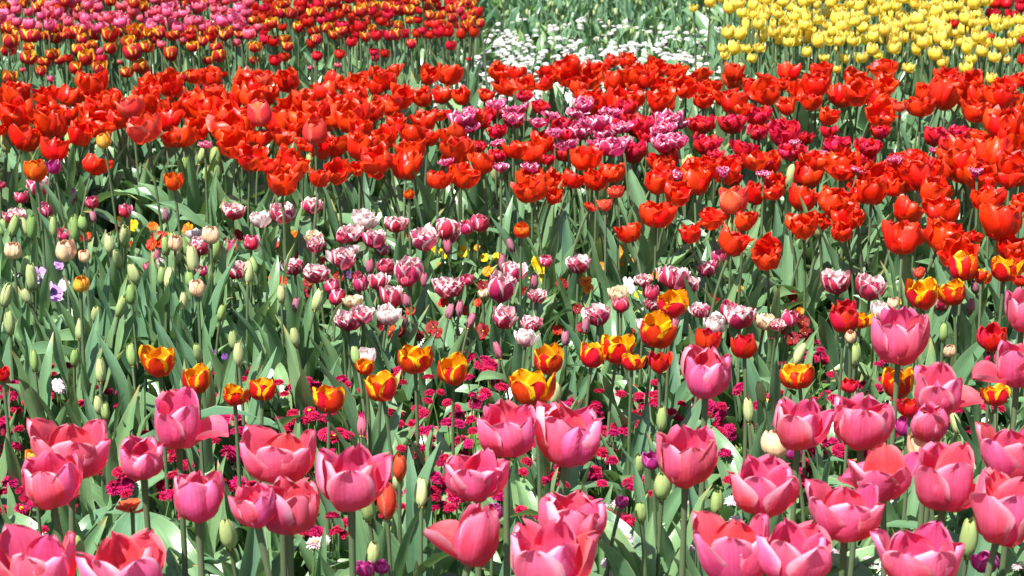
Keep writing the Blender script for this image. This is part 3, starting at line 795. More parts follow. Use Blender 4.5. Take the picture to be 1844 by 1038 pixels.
REDS = tile(0, 0, 2.974, [(92, 513, 125), (80, 630, 155), (135, 745, 150), (245, 525, 120), (375, 520, 130), (500, 460, 140), (590, 540, 120), (260, 610, 150), (285, 690, 160), (510, 600, 170), (430, 720, 130), (515, 660, 150),
                          (295, 805, 140), (510, 880, 130), (800, 460, 110), (790, 520, 150), (905, 650, 120), (840, 590, 150), (1025, 560, 170), (930, 500, 100), (1130, 420, 120), (1065, 690, 130), (980, 740, 120),
                          (915, 745, 90), (1310, 500, 140), (1300, 440, 90), (1540, 440, 130), (1435, 515, 110), (1210, 570, 140), (1220, 640, 150), (1240, 700, 190), (1260, 780, 160), (1350, 850, 150), (1395, 740, 110),
                          (1560, 600, 150), (1500, 660, 150), (1515, 750, 150), (1630, 530, 130), (1740, 490, 130), (1700, 590, 130), (1600, 680, 120), (1780, 640, 130), (1790, 780, 140), (1720, 800, 120), (1800, 560, 110),
                          (1790, 430, 110), (1450, 890, 110), (1560, 900, 170), (1510, 980, 140), (1715, 960, 100), (1800, 930, 130), (190, 640, 110), (640, 640, 110), (10, 700, 60), (350, 620, 120), (1090, 600, 110), (700, 640, 110), (1640, 780, 110)]) + \
    tile(600, 0, 2.974, [(315, 390, 125), (230, 395, 80), (40, 420, 90), (60, 470, 110), (515, 410, 100), (620, 405, 115), (585, 510, 110), (480, 525, 105), (370, 525, 110), (690, 520, 90), (820, 510, 90), (130, 525, 110),
                         (230, 480, 120), (280, 440, 100), (130, 450, 100), (45, 570, 110), (100, 640, 150), (215, 600, 120), (315, 570, 100), (335, 655, 100), (490, 645, 130), (570, 620, 110), (150, 700, 120), (430, 720, 130),
                         (510, 735, 100), (35, 780, 90), (150, 790, 140), (275, 750, 120), (235, 855, 150), (420, 800, 150), (390, 895, 150), (55, 925, 120), (130, 910, 70), (645, 725, 130), (670, 800, 160), (800, 880, 110),
                         (700, 940, 160), (565, 965, 110), (890, 385, 100), (895, 455, 100), (985, 400, 90), (1030, 460, 100), (1140, 390, 110), (1140, 450, 130), (1260, 350, 120), (1250, 430, 130), (1370, 420, 130),
                         (1490, 330, 70), (1570, 330, 90), (1430, 370, 90), (1510, 440, 120), (1620, 410, 120), (1620, 470, 100), (1625, 530, 90), (1730, 380, 110), (1760, 470, 140), (1835, 390, 100), (985, 810, 150), (1070, 830, 120),
                         (1120, 760, 130), (1065, 980, 150), (1190, 970, 110), (1280, 960, 110), (1350, 850, 150), (1410, 970, 120), (1500, 920, 130), (1760, 870, 140), (1740, 980, 130), (1310, 470, 90), (760, 640, 90), (620, 860, 90), (1200, 400, 90), (1680, 430, 100)]) + \
    tile(1200, 0, 2.863, [(35, 385, 80), (30, 450, 90), (100, 460, 110), (180, 390, 110), (215, 460, 130), (305, 500, 115), (345, 375, 90), (350, 425, 100), (190, 520, 90), (505, 400, 85), (520, 485, 130), (600, 430, 90),
                          (635, 375, 105), (620, 550, 90), (800, 380, 110), (770, 440, 140), (745, 530, 95), (900, 500, 120), (985, 420, 140), (990, 490, 140), (1115, 355, 180), (1120, 450, 120), (1100, 530, 110), (1110, 595, 140),
                          (835, 605, 100), (1340, 490, 110), (1445, 460, 150), (1580, 500, 130), (1520, 530, 70), (1650, 510, 100), (1740, 450, 100), (1770, 530, 130), (1830, 410, 80), (1835, 310, 50), (1740, 640, 160),
                          (1790, 720, 150), (1690, 800, 170), (1780, 870, 150), (1500, 830, 180), (1620, 930, 150), (1280, 820, 150), (1290, 910, 170), (1080, 920, 160), (900, 890, 150), (760, 830, 120), (730, 910, 130),
                          (130, 900, 130), (190, 850, 90), (390, 565, 110), (20, 820, 90), (560, 950, 100), (1180, 900, 120), (1400, 900, 120), (1835, 600, 90), (1840, 830, 90), (1010, 960, 110)]) + \
    tile(1200, 300, 2.595, [(130, 70, 140), (50, 125, 110), (415, 130, 100), (505, 120, 90), (660, 50, 120), (810, 40, 140), (635, 155, 115), (790, 165, 150), (960, 115, 130), (1060, 105, 90), (895, 130, 80), (840, 240, 130),
                            (640, 275, 130), (720, 260, 80), (820, 310, 90), (215, 255, 130), (365, 260, 90), (113, 320, 95), (315, 365, 125), (468, 410, 140), (1125, 205, 135), (1250, 120, 140), (1290, 205, 150), (1500, 150, 135),
                            (1560, 265, 175), (1105, 335, 170), (1295, 330, 160), (1370, 420, 150), (1440, 330, 60), (1615, 385, 130), (1380, 20, 140), (1190, 50, 130), (1600, 70, 120), (1660, 170, 90), (1160, 330, 90), (1650, 440, 90), (890, 250, 70), (1470, 510, 60), (1010, 60, 100)]) + \
    tile(600, 300, 2.595, [(50, 30, 110), (330, 30, 130), (205, 10, 100), (490, 80, 90), (620, 60, 160), (690, 20, 90), (920, 110, 140), (1030, 140, 80), (1030, 60, 90), (1125, 80, 120), (1210, 70, 140), (1310, 50, 110),
                           (1520, 105, 140), (1590, 140, 100), (1510, 225, 140), (1385, 310, 100), (1550, 20, 100), (1200, 190, 50)]) + \
    tile(0, 300, 2.595, [(1320, 100, 130), (1500, 60, 90), (1575, 40, 110)])
SALMON = tile(0, 0, 2.974, [(700, 570, 150), (770, 700, 190), (1145, 500, 115), (1390, 610, 130), (1690, 710, 125), (1405, 430, 120)]) + tile(1200, 0, 2.863, [(1205, 550, 80)]) + \
    tile(600, 300, 2.595, [(1320, 120, 80), (1270, 185, 70)]) + tile(1200, 300, 2.595, [(310, 165, 150), (1180, 500, 60)])
ORANGE = tile(0, 0, 2.974, [(195, 920, 115), (930, 980, 105)]) + tile(600, 300, 2.595, [(880, 300, 75)]) + [(737, 351, 20), (905, 295, 22)][:1]
for p in SALMON:
    plant('salmon', *p)
for i in range(130):
    x, y = rnd.uniform(0, 1844), rnd.uniform(120, 330)
    lo = 135 + 40 * max(0, 1 - x / 350)
    if y < lo or (x < 700 and y > 210 + x * .13) or (700 < x < 1290 and (y > 195 or x < 900)) or (x >= 1290 and 205 < y < 285 and x < 1720):
        continue
    REDS.append((x, y, rnd.uniform(44, 58)))
for p in spread(REDS, 15, SALMON)[:300]:
    plant('red', p[0], p[1], 1.2 * min(p[2], 54 + max(0, p[1] - 150) * .075))
for p in ORANGE:
    plant('orange', *p)

FRINGED = tile(600, 0, 2.974, [(690, 650, 130), (730, 600, 90), (880, 560, 110), (980, 590, 140), (1090, 660, 90), (1170, 620, 100), (1340, 570, 110), (1410, 660, 150), (1330, 710, 110), (1490, 790, 140), (1550, 760, 100), (1250, 780, 120),
                               (1775, 690, 120), (1770, 780, 110), (1830, 650, 80), (880, 770, 80), (605, 870, 80), (900, 900, 80), (1060, 900, 100)]) + \
    tile(1200, 0, 2.863, [(55, 640, 120), (60, 740, 120), (50, 905, 90), (290, 890, 70), (990, 880, 70), (660, 740, 60), (1180, 830, 70), (1380, 780, 60), (1600, 890, 60), (800, 800, 70), (500, 900, 70)]) + [(1060, 225, 44), (1085, 245, 42), (1100, 205, 40), (1040, 205, 40), (845, 232, 36), (925, 215, 40), (1205, 222, 44), (1210, 258, 40), (1000, 240, 36), (1075, 262, 40), (1190, 240, 36), (1120, 232, 38),(370, 262, 26), (645, 205, 22)]
CRIMSON = tile(600, 0, 2.974, [(795, 660, 110), (870, 615, 110), (965, 655, 110), (880, 710, 110), (1020, 520, 90), (1110, 580, 100), (1210, 680, 150), (1260, 730, 110), (1460, 700, 130), (1500, 590, 100), (1570, 590, 100),
                               (1640, 680, 180), (1760, 610, 120), (1240, 830, 130), (1610, 830, 150), (780, 790, 90), (880, 840, 90), (1150, 860, 80), (1830, 730, 80), (1550, 640, 90), (1680, 740, 90)]) + \
    tile(1200, 0, 2.863, [(180, 650, 140), (340, 650, 130), (470, 610, 130), (470, 690, 110), (600, 700, 150), (720, 720, 90), (840, 690, 90), (880, 760, 140), (1050, 770, 130), (1105, 690, 95), (640, 790, 140), (400, 780, 120),
                          (370, 840, 120), (515, 850, 130), (200, 760, 140), (340, 930, 90), (1380, 710, 120), (1510, 685, 115), (1470, 760, 140), (1040, 830, 90), (1390, 860, 100), (250, 810, 80)])
for p in FRINGED:
    plant('fringed', p[0], p[1], p[2] * 1.2, s=rnd.uniform(1.0, 1.08))
for p in spread(CRIMSON, 10):
    plant('crimson', p[0], p[1], p[2] * 1.15)

BACK_FL = tile(0, 0, 2.974, [(70, 150, 85), (165, 195, 85), (57, 222, 90), (297, 205, 70), (382, 175, 90), (500, 190, 75), (590, 190, 90), (655, 175, 60), (730, 178, 90), (800, 180, 60), (855, 175, 70), (928, 188, 70), (690, 228, 75),
                             (785, 250, 80), (820, 210, 60), (710, 278, 95), (590, 260, 75), (485, 250, 70), (425, 265, 70), (440, 215, 60), (460, 318, 85), (405, 362, 75), (535, 368, 75), (240, 332, 75), (280, 295, 70), (320, 322, 60),
                             (155, 310, 85), (155, 255, 60), (45, 265, 80), (220, 385, 55), (680, 388, 70), (750, 360, 80), (915, 292, 75), (1030, 253, 65), (1090, 185, 65), (1090, 225, 55), (1160, 252, 70), (1170, 305, 70), (1110, 325, 55),
                             (1205, 185, 70), (1240, 165, 60), (1290, 185, 60), (985, 412, 65), (1365, 252, 70), (1360, 322, 50), (1540, 250, 60), (1525, 210, 55), (1455, 125, 70), (1600, 150, 60), (1680, 170, 70), (1760, 150, 75),
                             (1695, 210, 60), (1790, 190, 60), (1510, 70, 70), (1565, 75, 70), (1720, 65, 70), (1830, 165, 60), (50, 420, 80), (130, 20, 60), (30, 40, 55), (230, 20, 55), (590, 10, 60), (720, 20, 60), (490, 65, 50), (765, 40, 60),
                             (860, 25, 60), (1000, 20, 60), (350, 10, 60), (1100, 15, 60), (1640, 20, 60), (1760, 20, 60)]) + \
    tile(600, 0, 2.974, [(60, 190, 60), (10, 190, 60), (175, 200, 60), (335, 190, 65), (420, 235, 55), (145, 115, 45), (350, 135, 55), (210, 160, 50), (410, 110, 50), (520, 85, 60), (575, 90, 60), (580, 130, 50), (150, 60, 80),
                         (290, 40, 70), (330, 50, 75), (410, 55, 70), (640, 100, 60), (680, 135, 50), (735, 110, 60), (790, 125, 50), (680, 30, 70), (740, 30, 55), (50, 155, 60), (630, 55, 55), (520, 10, 55), (440, 15, 55), (220, 30, 55), (720, 8, 50)])
BACK_RED = tile(0, 0, 2.974, [(880, 420, 80), (1415, 215, 55), (1465, 225, 60), (1475, 325, 70), (1670, 235, 60), (1700, 300, 55), (1820, 290, 55), (1515, 150, 45), (1525, 310, 50), (540, 325, 60), (365, 315, 50), (1200, 400, 34), (770, 375, 60)]) + \
    tile(600, 0, 2.974, [(95, 230, 55), (260, 115, 60), (450, 180, 60), (520, 185, 60), (620, 175, 60), (685, 185, 55), (755, 175, 55), (630, 247, 58), (40, 295, 55), (220, 280, 50), (275, 290, 50), (225, 312, 40), (455, 110, 45), (510, 130, 50),
                         (725, 318, 25), (200, 105, 40), (300, 130, 50), (590, 60, 50), (470, 60, 50)])
for i in range(900):                                       # the rest of that bed, farther back
    x, y = rnd.uniform(-5, 862), rnd.uniform(-8, 78)
    if y > 62 + 14 * math.sin(x * .02) or y > 70 - max(0, x - 700) * .08:
        continue
    q = rnd.random()
    red = q < (.08 if x < 450 else .62)
    striped = (x > 430 and q > .62) or (x <= 430 and (q > .80 or y > 52))
    (BACK_RED if red else BACK_FL if striped else PALE).append((x, y, rnd.uniform(17, 24), 'fill'))
BACK_PINK = [p[:3] for p in PALE if len(p) > 3] + tile(0, 0, 2.974, [(975, 220, 50), (865, 240, 50), (1265, 230, 45), (530, 275, 50), (270, 425, 36), (120, 375, 30), (1385, 150, 45), (1000, 120, 60), (1310, 120, 70), (640, 335, 26), (1810, 350, 32), (1660, 365, 26)])
allb = []
HAND = lambda lst: [p for p in lst if len(p) == 3]
FILL = lambda lst: [p for p in lst if len(p) > 3]
for key, lst, dd in (('flamed_back', HAND(BACK_FL), 9), ('back_red', HAND(BACK_RED), 9), ('back_pink', BACK_PINK, 11), ('back_red', FILL(BACK_RED), 11), ('flamed_back', FILL(BACK_FL), 12)):
    keep = spread([p[:3] for p in lst], dd, allb)
    allb += keep
    for p in keep[:235]:
        plant(key, p[0], p[1], p[2] * 1.08, s=rnd.uniform(.9, 1.1))

YEL = tile(1200, 0, 2.863, [(320, 170, 60), (380, 170, 65), (345, 250, 60), (412, 250, 55), (290, 250, 50), (490, 195, 60), (480, 245, 55), (555, 170, 60), (615, 160, 55), (630, 220, 55), (720, 185, 70), (813, 298, 50), (925, 305, 52),
                            (1010, 300, 57), (1090, 285, 48), (1060, 260, 52), (1175, 250, 65), (1130, 205, 65), (1070, 150, 60), (1295, 260, 60), (1260, 260, 45), (1388, 280, 60), (1445, 230, 58), (1550, 250, 52), (1615, 190, 70),
                            (1700, 195, 58), (1690, 300, 58), (1800, 205, 58), (1570, 310, 52), (1545, 355, 60), (1425, 325, 52), (1250, 350, 55), (880, 360, 42), (1675, 410, 48), (1735, 260, 45), (1630, 265, 52), (1540, 150, 70),
                            (1480, 170, 60), (1400, 130, 70), (1285, 185, 70), (1180, 130, 70), (960, 175, 60), (910, 180, 60), (865, 160, 60), (785, 105, 58), (715, 130, 70), (580, 70, 60), (640, 130, 55), (725, 270, 48), (140, 45, 40),
                            (225, 10, 50), (325, 40, 60), (440, 300, 45), (300, 290, 45), (830, 70, 55), (1760, 120, 60), (1710, 145, 55), (1680, 100, 50)])
REDTOP = tile(1200, 0, 2.863, [(1680, 70, 75), (1780, 75, 75), (1830, 40, 60), (1700, 20, 65), (1480, 125, 55), (1670, 190, 45), (1835, 210, 50), (1755, 20, 65), (1820, 5, 55)])
for i in range(1500):
    x, y = rnd.uniform(1262, 1844), rnd.uniform(-10, 78)
    if x < 1285 + max(0, y - 5) * 1.2 or x < 1400 and y > 25 and rnd.random() < .6 or (x > 1775 and y < 34):
        continue
    YEL.append((x, y, rnd.uniform(17, 23)))
keep = spread(YEL, 14.5, REDTOP)
for i, p in enumerate(keep[:290]):
    plant('yellow', p[0], p[1], p[2] * 1.22, s=rnd.uniform(.88, 1.12))
for p in tile(1200, 0, 2.863, [(1755, 310, 45), (815, 200, 38), (1350, 85, 42), (880, 255, 30), (1510, 60, 50), (1120, 210, 55)]):
    plant('yellow_pale', *p)
for p in REDTOP:
    plant('back_red', *p)

# ------------------------------------------------------------------ daisies
def daisy_head(r, seed, eye, dome=.55):
    rg = random.Random(seed)
    rays, mid = Geo(), Geo()
    rings = [(26, 1.0, -12), (24, .93, 4), (20, .78, 22)] + ([(14, .62, 36)] if eye else [(16, .60, 40), (12, .42, 58), (6, .28, 74)])
    for n, sc, el in rings:
        for k in range(n):
            az = 2 * math.pi * (k + rg.random() * .7) / n
            e = el + rg.uniform(-10, 10)
            rays.add(*petal(az, r * sc * rg.uniform(.9, 1.08), r * .115, (e + 16, e + 12, e, e - 14), r0=r * .06, z0=r * .12 * (1 if el > 0 else .6), nv=2, nu=2, rg=rg, wave=0.0004, cup=4, peak=.6))
    pr = [(r * .80, -r * .02), (r * .74, r * .16), (r * .5, r * .32), (r * .14, r * .40)] if not eye else [(r * .40, r * .10), (r * .38, r * .26), (r * .24, r * .36), (r * .04, r * .40)]
    mid.add(*lathe(pr, 9))
    return rays, mid

HEADS = {}
for key, mat in (('magenta', 'daisy'), ('pale', 'daisy_pale'), ('white', 'daisy_white')):
    HEADS[key] = []
    for i in range(5):
        eye = i == 4 or (key == 'pale' and i == 3)
        rays, mid = daisy_head(.0155, 300 + i, eye)
        g = Geo()
        g.merge(rays)
        g.merge(mid, mi_map={0: 1})
        mm = M['daisy_eye'] if eye else M[mat]
        HEADS[key].append((g, g.mesh('flower_head', [M[mat], mm]), [M[mat], mm]))
DSTEM = []
for i in range(4):
    DSTEM.append(stem_geo(.185, R(3 + 6 * i), random.Random(i), .0012, 'stem_thin'))
# a ring of small spoon-shaped leaves
def spoon(L, W, lean0, lean1, nv=3, nu=2):
    return leaf_geo(L=L, W=W, lean0=lean0, lean1=lean1, fold=.2, wav=.002, twist=rnd.uniform(-.4, .4), nv=nv, nu=nu)
ROSETTE = []
for i in range(4):
    g = Geo()
    for k in range(7):
        t = Geo().add(*spoon(rnd.uniform(.05, .08), rnd.uniform(.008, .013), rnd.uniform(20, 40), rnd.uniform(50, 90)))
        g.merge(t, Matrix.Rotation(k * .9 + rnd.uniform(-.3, .3), 4, 'Z'))
    ROSETTE.append(g.mesh('leaf_rosette', [M['leaf_small']]))

DAISIES = []
def daisy(key, px, py, w, small=False, geo=None):
    rg = random.Random(int(px * 13 + py * 71))
    hi = rg.choice((0, 1, 2, 3, 0, 1, 2, 3, 0, 1, 2, 4)) if key == 'magenta' else rg.randrange(5)
    st = DSTEM[rg.randrange(4)]
    rot = rg.uniform(0, 6.28)
    s = rg.uniform(.85, 1.15)
    c = (Matrix.Rotation(rot, 4, 'Z') @ st[2] @ Vector((0, 0, .004))) * s
    p, dep = at_height(px, py, c.z)
    fs = min(1.6, max(.45, w * dep / F / .031)) / s
    root = Vector((p.x - c.x, p.y - c.y, 0))
    if geo is not None:
        geo.merge(HEADS[key][hi][0], Matrix.Translation(root) @ Matrix.Rotation(rot, 4, 'Z') @ Matrix.Scale(s, 4) @ st[2] @ Matrix.Scale(fs, 4), mi_map={0: 0, 1: 0})
        return
    r = new(key + '_daisy', None)
    r.empty_display_size = .01
    r.location, r.rotation_euler, r.scale = root, (0, 0, rot), (s, s, s)
    r['category'] = 'daisy'
    new('flower_head', HEADS[key][hi][1], r, st[2] @ Matrix.Rotation(rg.uniform(-.45, .45), 4, 'Y') @ Matrix.Diagonal((fs, fs, fs * rg.uniform(.9, 1.5), 1)))
    new('stem', st[1], r)
    if not small:
        new('leaf_rosette', ROSETTE[rg.randrange(4)], r)
    DAISIES.append((r, key, px, py, hi))

CL = [(12, 700, 18, 28, 6), (12, 765, 14, 20, 4), (80, 775, 25, 12, 6), (238, 727, 22, 9, 4), (132, 727, 18, 9, 4), (452, 668, 9, 12, 2), (542, 696, 32, 14, 9), (415, 756, 28, 12, 8), (445, 772, 24, 8, 4), (600, 782, 20, 6, 3), (590, 815, 14, 14, 5),
      (420, 812, 16, 10, 5), (420, 875, 17, 12, 6), (215, 870, 22, 14, 6), (42, 918, 8, 6, 2), (48, 882, 18, 8, 3), (70, 902, 32, 10, 4), (16, 855, 10, 14, 3), (595, 925, 10, 6, 2), (612, 955, 12, 8, 2), (875, 655, 13, 12, 4), (895, 690, 14, 8, 3),
      (868, 712, 18, 10, 6), (772, 712, 11, 12, 4), (652, 747, 16, 6, 3), (617, 782, 13, 8, 3), (673, 782, 10, 6, 2), (769, 778, 13, 10, 4), (761, 816, 24, 14, 8), (800, 820, 20, 12, 7), (838, 793, 11, 6, 2), (838, 815, 10, 6, 2), (803, 834, 16, 8, 4),
      (807, 862, 26, 14, 9), (826, 885, 22, 14, 7), (792, 908, 22, 16, 7), (730, 885, 13, 10, 4), (788, 966, 8, 5, 1), (608, 952, 8, 5, 1), (884, 824, 18, 10, 5), (895, 890, 9, 8, 2), (1072, 738, 18, 14, 7), (1106, 774, 24, 10, 7), (1098, 816, 18, 16, 7),
      (1075, 862, 16, 10, 3), (1133, 870, 20, 12, 6), (1167, 862, 11, 10, 4), (1121, 931, 16, 12, 5), (1152, 720, 13, 12, 4), (1152, 751, 11, 10, 4), (1187, 740, 9, 6, 2), (1022, 724, 9, 6, 2), (1269, 731, 16, 7, 4), (1292, 740, 16, 12, 5),
      (1257, 764, 15, 6, 2), (1311, 777, 14, 8, 3), (1277, 791, 16, 10, 4), (1307, 825, 15, 16, 7), (1372, 717, 13, 14, 5), (1349, 709, 9, 5, 2), (1326, 697, 9, 6, 2), (1223, 725, 9, 6, 2), (1491, 713, 9, 5, 2), (1491, 794, 15, 8, 3), (1474, 816, 15, 6, 3),
      (1430, 814, 8, 8, 2), (1445, 848, 11, 8, 3), (1468, 844, 15, 8, 4), (1512, 813, 8, 6, 2), (1464, 643, 22, 9, 6), (1582, 650, 16, 8, 5), (1622, 664, 9, 5, 2), (1672, 650, 22, 10, 6), (1472, 615, 26, 8, 5), (1466, 632, 22, 10, 4),
      (1778, 642, 22, 14, 7), (1381, 604, 15, 6, 3), (839, 643, 13, 6, 3), (619, 687, 11, 5, 2), (719, 662, 9, 6, 2), (560, 750, 40, 14, 6), (690, 745, 30, 14, 5), (930, 760, 30, 20, 5), (990, 850, 25, 25, 4), (500, 770, 30, 16, 4), (160, 690, 30, 12, 2),
      (1560, 690, 40, 14, 5), (1405, 740, 14, 12, 3), (330, 850, 20, 20, 3), (820, 750, 30, 16, 4), (1720, 740, 40, 20, 5), (950, 930, 14, 20, 2), (20, 810, 16, 12, 3), (300, 880, 24, 12, 3)]
pts = []
for cx, cy, rx, ry, n in CL:
    for k in range(n * 4):
        a, q = rnd.uniform(0, 6.28), math.sqrt(rnd.random())
        c = (cx + rx * q * math.cos(a), cy + ry * q * math.sin(a))
        if sum(1 for z in pts if z[2] == cx and z[3] == cy) >= n:
            break
        if all((c[0] - z[0]) ** 2 + (2.0 * (c[1] - z[1])) ** 2 > 17 ** 2 for z in pts):
            pts.append((c[0], c[1], cx, cy))
dmass = Geo()
for i in range(900):
    x, y = rnd.uniform(-60, 1900), rnd.uniform(640, 960)
    if rnd.random() < .5 and (y > 900 or y < 690):
        continue
    if all((x - z[0]) ** 2 + (2.0 * (y - z[1])) ** 2 > 18 ** 2 for z in pts) and any(abs(x - z[0]) < 75 and abs(y - z[1]) < 40 for z in pts[:280]):
        pts.append((x, y, -1, -1))
for c in pts[300:540]:
    daisy('magenta', c[0], c[1], (22 + (c[1] - 620) * .022) * rnd.uniform(.7, 1.1), geo=dmass)
o = new('magenta_daisy_mass', dmass.mesh('magenta_daisy_mass', [M['daisy']]))
o['kind'], o['label'], o['category'] = 'stuff', 'magenta daisies carpeting the ground beneath the tulips', 'daisies'
for c in pts[:300]:
    daisy('magenta', c[0], c[1], (24 + (c[1] - 620) * .022) * rnd.uniform(.75, 1.15))
for cx, cy, rx, ry, n in [(1257, 920, 12, 14, 3), (1325, 935, 8, 6, 1), (1320, 904, 8, 6, 1), (1490, 996, 10, 18, 3), (1465, 924, 8, 6, 1), (1771, 843, 26, 10, 3), (1829, 1020, 8, 6, 1), (1133, 977, 12, 14, 3), (1106, 905, 12, 5, 2),
                          (1098, 1023, 14, 8, 3), (792, 941, 6, 4, 1), (1198, 1004, 6, 6, 1), (575, 977, 10, 10, 2), (103, 697, 8, 8, 1), (485, 671, 6, 6, 1), (1240, 985, 12, 14, 2), (1560, 1000, 20, 14, 2), (1610, 900, 16, 10, 1)]:
    for k in range(n):
        daisy('pale', cx + rx * rnd.uniform(-1, 1), cy + ry * rnd.uniform(-1, 1), 27 * rnd.uniform(.8, 1.15))

# white daisies of the bed behind
wp = []
def white_density(x, y):
    d = 0.0
    edge = 870 + 14 * math.sin(y * .4) + max(0, 60 - y) * .1
    if x < edge - max(0, (y - 95)) * 2.6 or x > 1300 or y < 30:
        return 0
    if y > 95:
        d = .80
    if 870 < x < 985 and y > 44:
        d = max(d, .9 - abs(x - 915 - (y - 90) * .3) * .008)
    d = max(d, .75 * math.exp(-((x - 1038) / 26) ** 2 - ((y - 50) / 14) ** 2), .7 * math.exp(-((x - 1130) / 40) ** 2 - ((y - 44) / 9) ** 2), .7 * math.exp(-((x - 1110) / 50) ** 2 - ((y - 84) / 14) ** 2))
    d = max(d, .8 * math.exp(-((x - 1245) / 45) ** 2 - ((y - 100) / 16) ** 2), .26 if y > 36 else .12)
    return d
seeds = [(rnd.uniform(735, 1300), rnd.uniform(20, 200)) for _ in range(900)]
seeds = [q for q in seeds if rnd.random() < white_density(*q) ** 1.2]
for i in range(5200):
    c = rnd.choice(seeds)
    x, y = c[0] + rnd.gauss(0, 11), c[1] + rnd.gauss(0, 5)
    if white_density(x, y) > .1 and all((x - q[0]) ** 2 + (1.6 * (y - q[1])) ** 2 > 7.0 ** 2 for q in wp):
        wp.append((x, y))
    if len(wp) > 760:
        break
wp.sort(key=lambda q: -q[1])
wmass = Geo()
for i, q in enumerate(wp):
    w = (8.8 + q[1] * .028) * rnd.uniform(.7, 1.35)
    if i < 300:
        daisy('white', q[0], q[1], w, small=True)
    else:
        daisy('white', q[0], q[1], w, geo=wmass)
for i in range(160):
    daisy('white', rnd.uniform(880, 1260), rnd.uniform(-60, -2), 9, geo=wmass)
o = new('white_daisy_mass', wmass.mesh('white_daisy_mass', [M['daisy_white']]))
o['kind'], o['label'], o['category'] = 'stuff', 'far white daisies sprinkled through the green bed at the back', 'daisies'

# ------------------------------------------------------------------ pansies
PANSY_KINDS = {}
for i, key in enumerate(('yellow', 'orange', 'red', 'vermilion', 'lilac', 'violet', 'white')):
    vs = []
    for j in range(2):
        rg = random.Random(400 + i * 5 + j)
        ps = []
        for k, (az, l, w) in enumerate(((90, 1.0, .74), (35, .95, .66), (145, .95, .66), (-28, .98, .70), (208, .98, .70))):
            if k == 0:
                az, l, w = -90, 1.05, .86
            ps.append(Geo().add(*petal(R(az + rg.uniform(-8, 8)), .021 * l, .021 * w, (20, 16 + rg.uniform(-8, 8), 8 + rg.uniform(-10, 10), rg.uniform(-24, 12)), r0=.0015, z0=.0008 * k, nv=4, nu=4, rg=rg, wave=.0022, cup=4, peak=.62, tipp=2.8)).mesh('petal', [M['pansy_' + key]]))
        vs.append(ps)
    PANSY_KINDS[key] = vs
eye_g = Geo().add(*lathe([(.0028, 0), (.0024, .0016), (.0006, .0022)], 7))
EYE = eye_g.mesh('eye', [M['daisy_eye']])
PSTEM = [stem_geo(.21, R(46 + 6 * i), random.Random(40 + i), .0014, 'stem_thin') for i in range(3)]
PANSIES = []
def pansy(key, px, py, w):
    rg = random.Random(int(px * 17 + py * 37))
    st = PSTEM[rg.randrange(3)]
    rot = R(-90) + rg.uniform(-.8, .8)                     # faces turned to the light, towards the viewer's side
    s = rg.uniform(.9, 1.15) * (1.25 if key == 'lilac' else 1)
    c = (Matrix.Rotation(rot, 4, 'Z') @ st[2].translation) * s
    p, dep = at_height(px, py, c.z)
    fs = min(1.7, max(.3, w * dep / F / .042)) / s
    r = new('pansy', None)
    r.empty_display_size = .01
    r.location, r.rotation_euler, r.scale = (p.x - c.x, p.y - c.y, 0), (0, 0, rot), (s, s, s)
    r['category'] = 'pansy'
    f = new('flower', EYE, r, st[2] @ Matrix.Rotation(R(90) + rg.uniform(-.3, .3), 4, 'Z') @ Matrix.Scale(fs, 4))
    for pm in PANSY_KINDS[key][rg.randrange(2)]:
        new('petal', pm, f)
    new('stem', st[1], r)
    new('leaf_rosette', ROSETTE[rg.randrange(4)], r)
    PANSIES.append((r, key, px, py, 0))
